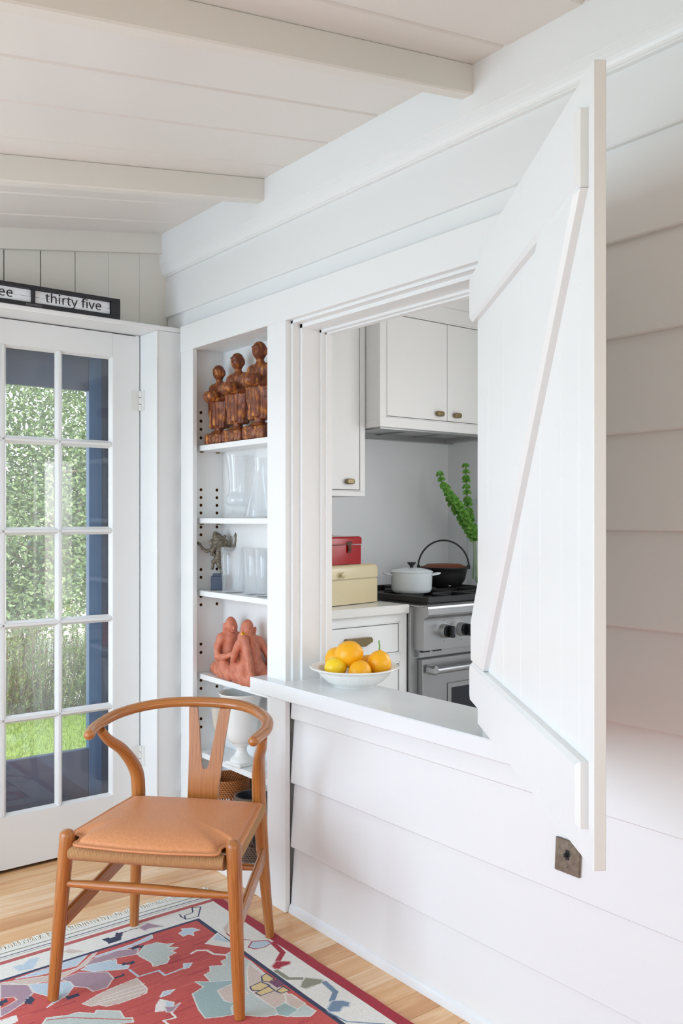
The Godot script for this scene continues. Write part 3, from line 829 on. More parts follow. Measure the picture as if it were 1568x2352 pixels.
	c.path([V(-0.002, 0.128, 0.0), V(-0.006, 0.142, 0.0), V(-0.013, 0.158, 0.0)], [0.024, 0.018, 0.008], 0.008)
	c.ell(V(-0.026, 0.122, 0.0), V(0.012, 0.013, 0.005), 0.004)
	c.ell(V(0.026, 0.124, 0.0), V(0.011, 0.012, 0.005), 0.004)
	c.path([V(-0.010, 0.110, 0.022), V(-0.022, 0.092, 0.026), V(-0.024, 0.078, 0.022), V(-0.014, 0.076, 0.022)], [0.008, 0.007, 0.006, 0.004], 0.004)
	c.path([V(-0.022, 0.096, 0), V(-0.045, 0.088, 0.004), V(-0.060, 0.098, 0.004), V(-0.070, 0.114, 0.002), V(-0.080, 0.120, 0.0)], [0.008, 0.0065, 0.005, 0.0045, 0.006], 0.004)
	c.path([V(0.024, 0.102, 0), V(0.046, 0.094, 0), V(0.060, 0.108, 0), V(0.066, 0.128, 0), V(0.066, 0.148, 0), V(0.065, 0.160, 0)], [0.008, 0.0065, 0.0055, 0.0045, 0.006, 0.002], 0.004)
	c.path([V(0.024, 0.104, -0.006), V(0.040, 0.108, -0.008), V(0.044, 0.128, -0.008), V(0.047, 0.145, -0.006)], [0.006, 0.005, 0.004, 0.003], 0.004)
	c.cap(V(0.014, 0.136, -0.004), V(0.024, 0.146, -0.004), 0.007, 0.006, 0.004)
	t = thing("dancing_statuette", "small bronze dancing figure with an elephant's head and raised arms on a slate-blue block", "statuette", V(0.078, SHELF[2], 0.292), -0.62)
	obj("figure", c.mesh(), M.statue, t, V(0.004, 0.062, 0))
	obj("plinth", MB.new().box(V(0, 0.0275, 0), V(0.048, 0.055, 0.042), 0.001), M.slate, t)
	obj("plinth_cap", MB.new().box(V(0, 0.0595, 0), V(0.036, 0.009, 0.032), 0.0008), M.slate, t)

func vessels():
	# top glass vase: flared trumpet over a bulb and a foot
	var p = [Vector2(0.0, 0.003), Vector2(0.036, 0.002), Vector2(0.0395, 0.004), Vector2(0.037, 0.010), Vector2(0.020, 0.020), Vector2(0.013, 0.032), Vector2(0.015, 0.040), Vector2(0.034, 0.047), Vector2(0.042, 0.062), Vector2(0.041, 0.078), Vector2(0.031, 0.092), Vector2(0.029, 0.105), Vector2(0.031, 0.14), Vector2(0.036, 0.19), Vector2(0.043, 0.232), Vector2(0.0435, 0.2335), Vector2(0.0425, 0.2335), Vector2(0.0345, 0.19), Vector2(0.0295, 0.14), Vector2(0.0275, 0.105), Vector2(0.029, 0.094), Vector2(0.039, 0.078), Vector2(0.040, 0.062), Vector2(0.032, 0.050), Vector2(0, 0.046)]
	var a = thing("glass_vase", "clear glass footed vase with a round bulb and flared neck", "vase", V(0.078, SHELF[1], 0.435))
	obj("bowl", MB.new().lathe(smooth_prof(p.slice(6)), 48, Transform3D(), 0.0), M.clear, a)
	obj("foot", MB.new().lathe(smooth_prof(p.slice(0, 7)), 48, Transform3D(), 0.0), M.clear, a)
	a = thing("glass_flask", "clear conical glass flask beside the footed vase", "flask", V(0.076, SHELF[1], 0.598))
	p = [Vector2(0, 0.002), Vector2(0.050, 0.001), Vector2(0.057, 0.006), Vector2(0.056, 0.016), Vector2(0.040, 0.085), Vector2(0.0255, 0.145), Vector2(0.0225, 0.165), Vector2(0.023, 0.205), Vector2(0.026, 0.216), Vector2(0.0245, 0.2165), Vector2(0.0215, 0.205), Vector2(0.021, 0.165), Vector2(0.024, 0.145), Vector2(0.0385, 0.085), Vector2(0.0545, 0.016), Vector2(0.054, 0.008), Vector2(0.0, 0.005)]
	obj("flask", MB.new().lathe(p, 40), M.clear, a)
	# three tumblers
	var tum = [Vector2(0, 0.0), Vector2(0.037, 0.0), Vector2(0.040, 0.003), Vector2(0.0475, 0.168), Vector2(0.0465, 0.1695), Vector2(0.0445, 0.168), Vector2(0.0375, 0.016), Vector2(0.033, 0.012), Vector2(0, 0.011)]
	var names = ["clear tapered glass tumbler in front of the bronze dancer", "clear tapered glass tumbler in the middle, overlapped by the one before the dancer", "clear tapered glass tumbler close to the bookcase stile"]
	var at = [V(0.066, SHELF[2], 0.428), V(0.088, SHELF[2], 0.548), V(0.07, SHELF[2], 0.652)]
	for i in 3:
		var g = thing("glass_tumbler", names[i], "glass", at[i], 0.0, "tumblers on the bronze dancer's shelf")
		obj("tumbler", MB.new().lathe(tum, 40), M.clear, g)
	# white urn
	a = thing("urn_vase", "white ceramic urn vase on a square foot behind the chair", "vase", V(0.048, SHELF[4], 0.515), 0.0)
	p = [Vector2(0, 0.012), Vector2(0.040, 0.0125), Vector2(0.042, 0.018), Vector2(0.040, 0.024), Vector2(0.028, 0.034), Vector2(0.020, 0.050), Vector2(0.0215, 0.066), Vector2(0.031, 0.074), Vector2(0.034, 0.080), Vector2(0.048, 0.092), Vector2(0.056, 0.115), Vector2(0.060, 0.16), Vector2(0.063, 0.205), Vector2(0.070, 0.235), Vector2(0.082, 0.258), Vector2(0.0835, 0.262), Vector2(0.080, 0.262), Vector2(0.067, 0.238), Vector2(0.059, 0.205), Vector2(0.054, 0.12), Vector2(0.04, 0.095), Vector2(0, 0.09)]
	obj("body", MB.new().lathe(smooth_prof(p), 64, Transform3D(), 0.0), M.ceramic, a)
	obj("foot", MB.new().box(V(0, 0.0065, 0), V(0.084, 0.013, 0.084), 0.003, Basis(V(0, 1, 0), 0.12)), M.ceramic, a)
	# stemmed glass with a wax cone, and a small stemmed glass
	a = thing("hurricane_glass", "tall clear stemmed glass holding a cream wax cone", "glass", V(0.066, SHELF[4], 0.318))
	p = [Vector2(0.043, 0.0), Vector2(0.044, 0.0015), Vector2(0.012, 0.006), Vector2(0.0045, 0.012), Vector2(0.0045, 0.045), Vector2(0.010, 0.055), Vector2(0.022, 0.075), Vector2(0.034, 0.13), Vector2(0.046, 0.208), Vector2(0.047, 0.210), Vector2(0.0455, 0.209), Vector2(0.0325, 0.13), Vector2(0.020, 0.077), Vector2(0, 0.060)]
	obj("bowl", MB.new().lathe(p.slice(4), 40), M.clear, a)
	obj("stem", MB.new().lathe(p.slice(0, 5), 32), M.clear, a)
	obj("wax_cone", MB.new().lathe([Vector2(0, 0.082), Vector2(0.012, 0.083), Vector2(0.019, 0.11), Vector2(0.026, 0.165), Vector2(0.022, 0.172), Vector2(0, 0.172)], 24), M.candle, a)
	a = thing("stem_glass", "small clear stemmed glass beside the white urn", "glass", V(0.074, SHELF[4], 0.665))
	p = [Vector2(0.026, 0.0), Vector2(0.0265, 0.0015), Vector2(0.006, 0.005), Vector2(0.0035, 0.010), Vector2(0.0035, 0.075), Vector2(0.006, 0.085), Vector2(0.014, 0.115), Vector2(0.029, 0.19), Vector2(0.0285, 0.192), Vector2(0.0275, 0.19), Vector2(0.012, 0.115), Vector2(0, 0.090)]
	obj("bowl", MB.new().lathe(p.slice(4), 32), M.clear, a)
	obj("stem", MB.new().lathe(p.slice(0, 5), 24), M.clear, a)
	basket("rattan_basket", "honey-coloured rattan basket with a plaited rim and open lattice sides", V(0.052, 0.082, 0.418), 0.076, 0.245, M.rattan, false)
	basket("grey_basket", "grey-brown woven basket with an open lattice band and a dark liner", V(0.040, 0.082, 0.600), 0.060, 0.222, M.rattan_grey, true)

func basket(called, label, at, r, h, m, liner):
	var b = thing(called, label, "basket", at)
	# plaited bands above and below: rings of overlapping strands; crossed canes between them
	for band in [[0.0, 0.055], [h - 0.062, h]]:
		var mb = MB.new()
		var n = int(r * 2.0 * PI / 0.010)
		var rows = int((band[1] - band[0]) / 0.0085)
		for j in rows + 1:
			var y = band[0] + 0.004 + (band[1] - band[0] - 0.008) * j / rows
			var rr = r * (0.93 + 0.07 * y / h)
			for k in n:
				var t0 = TAU * (k + 0.5 * (j % 2)) / n; var t1 = t0 + TAU / n * 1.05
				var pa = V(cos(t0) * (rr + 0.0012), y - 0.0022, sin(t0) * (rr + 0.0012)); var pb = V(cos(t1) * (rr - 0.0012), y + 0.0022, sin(t1) * (rr - 0.0012))
				mb.tube([pa, (pa + pb) * 0.5 * 1.0 + V(cos(t0), 0, sin(t0)) * 0.001, pb], [0.0036, 0.0052, 0.0036], 5, V(0, 1, 0), false)
		obj("plaited_band", mb, m, b)
	var ca = MB.new()
	var nc = 22
	for k in nc:
		for s in [-1.0, 1.0]:
			var pts = []
			for i in 9:
				var y = 0.05 + (h - 0.108) * i / 8.0
				var t = TAU * k / nc + s * i / 8.0 * TAU / nc * 2.0
				var rr = r * (0.93 + 0.07 * y / h) + s * 0.0012
				pts.append(V(cos(t) * rr, y, sin(t) * rr))
			ca.tube(pts, 0.0023, 5, V(0, 1, 0), false)
	obj("lattice", ca, m, b)
	obj("floor_disc", MB.new().lathe([Vector2(0, 0.004), Vector2(r * 0.9, 0.004), Vector2(r * 0.9, 0.008), Vector2(0, 0.008)], 24), m, b)
	if liner:
		obj("liner", MB.new().lathe([Vector2(0, 0.010), Vector2(r * 0.84, 0.010), Vector2(r * 0.90, h * 0.98), Vector2(r * 0.90, h), Vector2(r * 0.87, h), Vector2(r * 0.80, 0.014), Vector2(0, 0.014)], 32), M.liner, b)

# ---------------------------------------------------------------- shutter, switch, clock, bowl
func build_shutter():
	var hinge = V(-0.030, 0, 1.757)
	var t = thing("plank_shutter", "white plank shutter swung open on the siding wall, with two ledges and a diagonal brace", "shutter", V(hinge.x, 0.777, hinge.z), 0.0)
	# local x runs along the shutter from hinge to free edge, local z is the ledged side that faces the opening
	var dx = V(-0.594, 0, 0.804).normalized()
	t.basis = Basis(dx, V(0, 1, 0), dx.cross(V(0, 1, 0)))
	var H = 1.179; var W = 0.932
	var edges = [0.0, 0.135, 0.31, 0.47, 0.62, 0.76, 0.86, W]
	for i in edges.size() - 1:
		obj("plank", MB.new().span(V(edges[i] + (0.0003 if i else 0.0), 0, -0.0185), V(edges[i + 1], H, 0.0), 0.0009), M.white, t)
	for y in [[0.053, 0.153], [1.003, 1.120]]:
		ledge(t, "ledge", [Vector2(-0.018, y[0] + 0.014), Vector2(-0.005, y[0]), Vector2(W - 0.024, y[0]), Vector2(W - 0.024, y[1]), Vector2(-0.005, y[1]), Vector2(-0.018, y[1] - 0.014)])
	# brace from the lower ledge at the hinge to the upper ledge at the free edge
	ledge(t, "brace", [Vector2(0.002, 0.154), Vector2(0.14, 0.154), Vector2(W - 0.025, 1.002), Vector2(0.674, 1.002), Vector2(0.002, 0.257)])
	for y in [0.17, H - 0.19]:
		obj("hinge", MB.new().tube([V(0.0, y - 0.03, -0.016), V(0.0, y + 0.03, -0.016)], 0.006, 10, V(1, 0, 0)).span(V(0.0, y - 0.028, -0.0225), V(0.04, y + 0.028, -0.0183)), M.metal_white, t)
func ledge(t, called, pg):
	# a board 18 mm thick with its long edges chamfered: base polygon and a top polygon drawn in by 8 mm
	var m = MB.new()
	var p = PackedVector2Array(pg)
	var ar = 0.0
	for i in p.size(): ar += p[i].cross(p[(i + 1) % p.size()])
	if ar < 0: p.reverse()
	m.prism(p, 0.012)
	var inn = Geometry2D.offset_polygon(p, -0.007, Geometry2D.JOIN_MITER)[0]
	m.prism(inn, 0.019)
	m.st.set_smooth_group(-1)
	if inn.size() == p.size():
		# start the inner ring at the point nearest the outer ring's first one
		var best = 0
		for i in inn.size():
			if inn[i].distance_to(p[0]) < inn[best].distance_to(p[0]): best = i
		for i in p.size():
			var j = (i + 1) % p.size()
			var q0 = inn[(best + i) % inn.size()]; var q1 = inn[(best + j) % inn.size()]
			m.quad(V(p[i].x, p[i].y, 0.012), V(p[j].x, p[j].y, 0.012), V(q1.x, q1.y, 0.019), V(q0.x, q0.y, 0.019))
	return obj(called, m, M.white, t)

func small_things():
	var s = thing("light_switch", "aged brass switch plate with one dark toggle on the siding wall", "switch", V(0.0035, 0.512, 2.008))
	var tilt = Basis(V(0, 0, 1), -0.072)
	s.basis = tilt
	obj("plate", MB.new().box(V(-0.002, 0, 0), V(0.004, 0.076, 0.0705), 0.0018), M.brass, s)
	obj("toggle", MB.new().box(V(-0.008, 0.006, 0), V(0.014, 0.008, 0.008), 0.0015, Basis(V(0, 0, 1), 0.5)), M.ink, s)
	obj("toggle_collar", MB.new().box(V(-0.0045, 0.004, 0), V(0.003, 0.022, 0.010), 0.001), M.ink, s)
	for y in [-0.021, 0.029]: obj("screw", MB.new().lathe([Vector2(0.0035, 0), Vector2(0.003, 0.001), Vector2(0, 0.0013)], 12, Transform3D(Basis(V(0, 0, 1), PI / 2), V(-0.004, y, 0))), M.brass, s)
	# word clock on the ledge over the door
	var c = thing("word_clock", "long black flip clock spelling the time in words, on the ledge over the door", "clock", V(-0.5806, 2.0355, 0.115), 0.0)
	var cw = 0.65; var ch = 0.078
	var fr = MB.new()
	fr.span(V(-cw / 2, 0, -0.03), V(cw / 2, 0.017, 0.03), 0.001).span(V(-cw / 2, ch - 0.013, -0.03), V(cw / 2, ch, 0.03), 0.001)
	for x in [[-cw / 2, -cw / 2 + 0.038], [-0.005, 0.005], [cw / 2 - 0.034, cw / 2]]:
		fr.span(V(x[0], 0.017, -0.03), V(x[1], ch - 0.013, 0.03))
	fr.span(V(-cw / 2, 0, -0.03), V(cw / 2, ch, -0.012))
	obj("case", fr, M.case_black, c)
	for x in [[-cw / 2 + 0.04, -0.006], [0.006, cw / 2 - 0.036]]:
		var up = obj("flip_card", MB.new().span(V(x[0], 0.0405, -0.012), V(x[1], ch - 0.014, 0.016), 0.0008), M.card, c)
		obj("flip_card", MB.new().span(V(x[0], 0.018, -0.012), V(x[1], 0.0395, 0.018), 0.0008), M.card, c)
	text(c, "three", V(-0.128, 0.0435, 0.0185), 0.044, M.ink)
	text(c, "thirty five", V(0.150, 0.0435, 0.0185), 0.044, M.ink)
	text(c, "CLOUDNOLA", V(0.0, 0.0085, 0.0302), 0.0085, M.card_print)
	# fruit bowl and lemons
	var at = V(0.112, 0.757, 1.092)
	var b = thing("fruit_bowl", "white ribbed ceramic bowl on the pass-through sill", "bowl", at)
	var pr = [Vector2(0, 0.006), Vector2(0.058, 0.004), Vector2(0.062, 0.0), Vector2(0.068, 0.0), Vector2(0.070, 0.004), Vector2(0.090, 0.018), Vector2(0.108, 0.036), Vector2(0.118, 0.050), Vector2(0.140, 0.057), Vector2(0.143, 0.060), Vector2(0.140, 0.063), Vector2(0.116, 0.058), Vector2(0.104, 0.040), Vector2(0.086, 0.022), Vector2(0.06, 0.010), Vector2(0, 0.009)]
	var wob = func(t, y):
		return 1.0 + (0.014 * absf(sin(t * 24.0)) if y > 0.016 and y < 0.047 else 0.0)
	var pr2 = []
	for i in pr.size() - 1:
		for k in 3: pr2.append(pr[i].lerp(pr[i + 1], k / 3.0))
	pr2.append(pr[-1])
	obj("bowl", MB.new().lathe(pr2.slice(0, 30), 192, Transform3D(), 0.4, wob), M.ceramic, b)
	obj("inside", MB.new().lathe(pr2.slice(29), 64), M.ceramic, b)
	var toR = V(0.787, 0, 0.616); var toC = V(-0.617, 0, 0.787)
	var L = [   # along the picture plane, up, towards the room, radius, tilt, label
		[-0.018, 0.100, 0.005, 0.046, V(0.5, 0.3, 0.9), "big round lemon on top of the heap in the bowl", true],
		[-0.060, 0.078, -0.040, 0.038, V(0.2, 0.9, 0.2), "lemon half hidden behind the top one in the bowl", true],
		[-0.060, 0.062, 0.030, 0.035, V(0.9, 0.1, 0.3), "pale yellow lemon lying at the garden-door end of the bowl's front", false],
		[0.016, 0.054, 0.058, 0.038, V(0.8, 0.25, -0.3), "lemon lying low at the bowl's front below the top one", true],
		[0.078, 0.072, 0.012, 0.041, V(0.05, 1.0, 0.05), "upright lemon with a short green stem in the bowl", true],
		[0.046, 0.058, -0.050, 0.034, V(0.9, 0.2, 0.2), "small lemon peeping out behind the stemmed one in the bowl", true]]
	for q in L:
		var pos = at + toR * q[0] + V(0, q[1], 0) + toC * q[2]
		var l = thing("lemon", q[5], "lemon", pos, 0.0, "lemons in the fruit bowl")
		var d = q[4].normalized()
		var x = d.cross(V(0.31, 0.1, 0.95)).normalized()
		var B = Basis(x, d, x.cross(d))
		var r = q[3]
		var prof = []
		for i in 17:
			var a = PI * i / 16.0
			var rr = sin(a) * r * 0.93; var y = -cos(a) * r * 1.02
			if i == 15: rr *= 0.75; y += r * 0.02
			if i == 16: y += r * 0.10
			if i == 0: y -= r * 0.03
			prof.append(Vector2(rr, y))
		var nz = noise(3.0, int(r * 10000), FastNoiseLite.TYPE_SIMPLEX_SMOOTH, 2)
		var wb = func(t, y): return 1.0 + 0.04 * nz.get_noise_3d(cos(t), y * 25.0, sin(t))
		obj("fruit", MB.new().lathe(prof, 28, Transform3D(B, Vector3.ZERO), -2.0, wb), M.lemon if q[6] else M.lemon_pale, l)
		if q[5].contains("upright"): obj("stem", MB.new().tube(spline([V(0, r * 1.0, 0), V(0.001, r * 1.35, 0.001), V(-0.001, r * 1.62, 0), V(0.0, r * 1.8, 0)], 4), 0.0022, 8), M.stalk, l)

func text(parent, s, at, size, m):
	var tm = TextMesh.new()
	tm.text = s
	var f = SystemFont.new()
	f.font_names = PackedStringArray(["Droid Sans"])
	tm.font = f
	tm.font_size = 64
	tm.pixel_size = size / 64.0
	tm.depth = 0.0006
	tm.horizontal_alignment = HORIZONTAL_ALIGNMENT_CENTER
	tm.vertical_alignment = VERTICAL_ALIGNMENT_CENTER
	return obj("lettering", tm, m, parent, Transform3D(Basis().scaled(V(1.13, 1, 1)), at))

# ---------------------------------------------------------------- chair and rug
func build_chair():
	var ch = thing("wishbone_chair", "oiled oak wishbone chair with a curved rail, y-shaped splat and woven cord seat", "chair", V(-0.472, 0.008, 0.998), deg_to_rad(-48.2))
	var mk = func(seed_):
		var m = MB.new(); m.uvo = Vector2(seed_ * 1.37, seed_ * 0.61); return m
	for s in [-1.0, 1.0]:
		# front leg: turned, round top
		var pts = []; var rad = []
		var foot = V(s * 0.258, 0, 0.222); var top = V(s * 0.231 + 0.007, 0.434, 0.208)
		for i in 13:
			var t = i / 12.0
			pts.append(foot.lerp(top, t)); rad.append(lerpf(0.0145, 0.0205, pow(t, 0.7)))
		for i in 5:
			var a = (i + 1) / 5.0 * PI / 2
			pts.append(top + V(0, 0.0165 * sin(a), 0)); rad.append(maxf(0.0205 * cos(a), 0.0006))
		obj("leg", mk.call(2.0 + s).tube(pts, rad, 18, V(1, 0, 0)), M.oak, ch)
		# rear leg: sweeps forward above the seat to carry the rail
		var rp = spline([V(s * 0.221, 0, -0.226), V(s * 0.207, 0.2, -0.210), V(s * 0.198, 0.36, -0.200), V(s * 0.194, 0.44, -0.197), V(s * 0.197, 0.505, -0.182), V(s * 0.214, 0.575, -0.128), V(s * 0.236 + 0.003, 0.622, -0.066), V(s * 0.246 + 0.003, 0.656, -0.036)], 6)
		var rr = []
		for i in rp.size():
			var y = rp[i].y
			var r = lerpf(0.0135, 0.021, clampf(y / 0.40, 0, 1)) if y < 0.5 else lerpf(0.021, 0.0125, clampf((y - 0.5) / 0.17, 0, 1))
			rr.append(Vector2(r, r * 1.05))
		obj("leg", mk.call(5.0 + s).tube(rp, rr, 18, V(0, 0, 1)), M.oak, ch)
		# side stretcher board, rising to the rear leg
		obj("stretcher", mk.call(9.0 + s).beam(V(s * 0.238, 0.205, 0.20), V(s * 0.207, 0.262, -0.205), 0.017, 0.048, 0.006), M.oak, ch)
		# side seat rail under the cord
		obj("seat_rail", mk.call(11.0 + s).tube([V(s * 0.232, 0.396, 0.20), V(s * 0.197, 0.396, -0.19)], Vector2(0.013, 0.016), 12), M.oak, ch)
	var fs = []; var fr = []
	for i in 13:
		var t = i / 12.0
		fs.append(V(lerpf(-0.236, 0.236, t), 0.308, 0.214)); fr.append(0.0085 + 0.0055 * sin(PI * t))
	obj("stretcher", mk.call(15.0).tube(fs, fr, 14), M.oak, ch)
	fs = []
	for i in 13: fs.append(V(lerpf(-0.203, 0.203, i / 12.0), 0.214, -0.209))
	obj("stretcher", mk.call(16.0).tube(fs, fr, 14), M.oak, ch)
	# bent top rail
	var half = [V(-0.239, 0.668, 0.066), V(-0.253, 0.671, 0.015), V(-0.256, 0.676, -0.045), V(-0.240, 0.686, -0.115), V(-0.196, 0.696, -0.178), V(-0.125, 0.704, -0.222), V(-0.045, 0.707, -0.241)]
	var full = half.duplicate()
	for i in range(6, -1, -1): full.append(V(-half[i].x, half[i].y, half[i].z))
	for i in full.size():
		if i > 8: full[i].z -= 0.012 * (i - 8) / 5.0
		full[i].x += 0.009 - (0.010 if i > 8 and i < 13 else 0.0)
	var rp2 = spline(full, 7)
	var rr2 = []
	for i in rp2.size():
		var t = absf(i / float(rp2.size() - 1) - 0.5) * 2.0
		rr2.append(Vector2(lerpf(0.0205, 0.0155, t), lerpf(0.0150, 0.0145, t)))
	for e in 4:   # rounded ends
		var a = (e + 1) / 4.0 * PI / 2
		var d0 = (rp2[0] - rp2[1]).normalized() if e == 0 else Vector3.ZERO
		if e == 0: rg.seed = 1
	var A = rp2[0]; var dA = (rp2[0] - rp2[1]).normalized(); var Bq = rp2[-1]; var dB = (rp2[-1] - rp2[-2]).normalized()
	for e in 5:
		var a = (e + 1) / 5.0 * PI / 2
		var sc = maxf(cos(a), 0.03)
		rp2.push_front(A + dA * 0.0145 * sin(a)); rr2.push_front(Vector2(0.0155, 0.0145) * sc)
		rp2.append(Bq + dB * 0.0145 * sin(a)); rr2.append(Vector2(0.0155, 0.0145) * sc)
	obj("top_rail", mk.call(20.0).tube(rp2, rr2, 20), M.oak, ch)
	# y-shaped splat
	var y = [Vector2(-0.046, 0.385), Vector2(0.046, 0.385), Vector2(0.049, 0.46), Vector2(0.056, 0.58), Vector2(0.066, 0.694), Vector2(0.033, 0.694), Vector2(0.022, 0.60), Vector2(0.012, 0.522), Vector2(0.009, 0.513), Vector2(0.005, 0.508), Vector2(0.0, 0.5065), Vector2(-0.005, 0.508), Vector2(-0.009, 0.513), Vector2(-0.012, 0.522), Vector2(-0.023, 0.60), Vector2(-0.039, 0.694), Vector2(-0.066, 0.694), Vector2(-0.056, 0.58), Vector2(-0.049, 0.46)]
	for i in y.size(): y[i].x += 0.016 * (y[i].y - 0.385) / 0.31   # the splat stands a little askew
	var yy = []
	for p in y: yy.append(Vector2(p.y - 0.55, p.x))
	var T = Transform3D(Basis(V(0, 0.998, -0.095).normalized(), V(1, 0, 0), V(0, -0.095, -0.998).normalized()), V(0.012, 0.55, -0.209))
	var sm = mk.call(23.0)
	sm.prism(yy, 0.011, T)
	obj("splat", sm, M.oak, ch)
	# woven cord seat: four padded rolls and the dished weave between them
	var se = obj("cord_seat", cord_panel(), M.cord, ch)
	for q in [[V(-0.214, 0.390, 0.208), V(0.214, 0.390, 0.208), 0.021], [V(-0.180, 0.400, -0.198), V(0.180, 0.400, -0.198), 0.0175], [V(-0.231, 0.398, 0.185), V(-0.200, 0.402, -0.178), 0.022], [V(0.231, 0.398, 0.185), V(0.200, 0.402, -0.178), 0.022]]:
		var n = 9; var pp = []; var pr = []
		for i in n:
			pp.append(q[0].lerp(q[1], i / float(n - 1))); pr.append(Vector2(q[2] * 0.95, q[2] * (0.95 + 0.08 * sin(PI * i / (n - 1)))))
		obj("cord_roll", MB.new().tube(pp, pr, 16), M.cord, se)
	# leather cushion, a thing of its own lying on the seat
	var cu = thing("seat_cushion", "tan leather seat cushion with notched corners lying on the wishbone chair", "cushion", V(-0.472, 0.4245, 0.998), deg_to_rad(-48.2))
	var out = []
	var key = [Vector2(-0.172, 0.243), Vector2(-0.06, 0.252), Vector2(0.06, 0.252), Vector2(0.172, 0.243), Vector2(0.200, 0.238), Vector2(0.207, 0.226), Vector2(0.203, 0.206), Vector2(0.210, 0.186), Vector2(0.226, 0.176), Vector2(0.246, 0.178), Vector2(0.249, 0.165), Vector2(0.238, 0.06), Vector2(0.226, -0.06), Vector2(0.214, -0.150), Vector2(0.206, -0.163), Vector2(0.165, -0.170), Vector2(0.06, -0.176), Vector2(-0.06, -0.176), Vector2(-0.165, -0.170), Vector2(-0.206, -0.163), Vector2(-0.214, -0.150), Vector2(-0.226, -0.06), Vector2(-0.238, 0.06), Vector2(-0.249, 0.165), Vector2(-0.246, 0.178), Vector2(-0.226, 0.176), Vector2(-0.210, 0.186), Vector2(-0.203, 0.206), Vector2(-0.207, 0.226), Vector2(-0.200, 0.238)]
	var n2 = key.size()
	for i in n2:
		for k in 4:
			var t = k / 4.0
			var p0 = key[(i + n2 - 1) % n2]; var p1 = key[i]; var p2 = key[(i + 1) % n2]; var p3 = key[(i + 2) % n2]
			out.append((p1.lerp(p2, t) if p1.distance_to(p2) > 0.09 else p1.cubic_interpolate(p2, p0, p3, t)) * Vector2(0.97, 1.0) + Vector2(0.006, 0.0))
	var lvl = func(s, q):   # height over the seat of a point at share s of the way to the edge
		var dish = 0.0
		var drop = -0.004 * smoothstep(0.19, 0.26, q.y)
		var puff = 0.0
		if s < 0.945: puff = (0.022 + 0.006 * smoothstep(-0.05, 0.17, q.y)) * pow(1.0 - pow(s / 0.945, 4.0), 0.58)
		return 0.0085 + puff - dish * 0.9 + drop
	var ss = [0.0, 0.12, 0.24, 0.36, 0.48, 0.58, 0.66, 0.73, 0.79, 0.83, 0.865, 0.89, 0.91, 0.925, 0.938, 0.945, 0.965, 0.985, 1.0]
	var top_m = MB.new(); var bot = MB.new(); var st_m = MB.new()
	var cen = Vector2(0, 0.035)
	var N = out.size()
	for side in [0, 1]:
		var mb = top_m if side == 0 else bot
		mb.st.set_smooth_group(1)
		for j in ss.size() - 1:
			for i in N:
				var q = []
				for w in [[i, j], [i, j + 1], [(i + 1) % N, j + 1], [(i + 1) % N, j]]:
					var xy = cen.lerp(out[w[0]], ss[w[1]])
					var hy = lvl.call(ss[w[1]], xy)
					if side == 1: hy = 0.0045 + (-0.004 * smoothstep(0.19, 0.26, xy.y)) + (0.004 if ss[w[1]] < 0.95 else 0.0) * 0.0
					if ss[w[1]] == 1.0: hy = 0.0065 + -0.004 * smoothstep(0.19, 0.26, xy.y)
					q.append([V(xy.x, hy, xy.y), xy])
				if side == 1: q.reverse()
				if j == 0:
					if side == 0: mb.tri(q[0][0], q[2][0], q[1][0], q[0][1], q[2][1], q[1][1])
					else: mb.tri(q[0][0], q[2][0], q[1][0], q[0][1], q[2][1], q[1][1])
				else: mb.quad(q[0][0], q[3][0], q[2][0], q[1][0], q[0][1], q[3][1], q[2][1], q[1][1])
	obj("top", top_m, M.leather, cu)
	obj("underside", bot, M.leather, cu)
	var ring = []
	for i in N: ring.append(out[i])
	var edge = []
	for i in N + 1:
		var p = cen.lerp(out[i % N], 0.998)
		edge.append(V(p.x, 0.0065 - 0.004 * smoothstep(0.19, 0.26, p.y), p.y))
	obj("edge_welt", MB.new().tube(edge, 0.0033, 8, V(0, 1, 0), false), M.leather, cu)
	for i in N:
		var p = cen.lerp(out[i], 0.966); var p2 = cen.lerp(out[(i + 1) % N], 0.966)
		var nst = maxi(1, int(p.distance_to(p2) / 0.006))
		for k in nst:
			var c = p.lerp(p2, (k + 0.5) / nst); var d = (p2 - p).normalized() * 0.0017
			var hh = 0.0093 - 0.004 * smoothstep(0.19, 0.26, c.y)
			st_m.tube([V(c.x - d.x, hh, c.y - d.y), V(c.x + d.x, hh, c.y + d.y)], 0.0006, 4, V(0, 1, 0))
	meta(obj("stitching", st_m, M.stitch, cu), "", "", "", "stuff")

func cord_panel():
	var m = MB.new()
	m.st.set_smooth_group(1)
	var P = func(u, v):
		var hw = lerpf(0.198, 0.228, (v + 0.19) / 0.39)
		return V(u * hw, 0.409 - 0.014 * (1.0 - u * u) * (1.0 - pow((v - 0.005) / 0.195, 2)), v)
	for i in 12:
		for j in 12:
			var u0 = -1.0 + i / 6.0; var u1 = u0 + 1 / 6.0; var v0 = -0.19 + 0.39 * j / 12.0; var v1 = v0 + 0.39 / 12.0
			var q = [P.call(u0, v0), P.call(u0, v1), P.call(u1, v1), P.call(u1, v0)]
			m.quad(q[0], q[1], q[2], q[3], Vector2(q[0].x, q[0].z), Vector2(q[1].x, q[1].z), Vector2(q[2].x, q[2].z), Vector2(q[3].x, q[3].z))
	return m

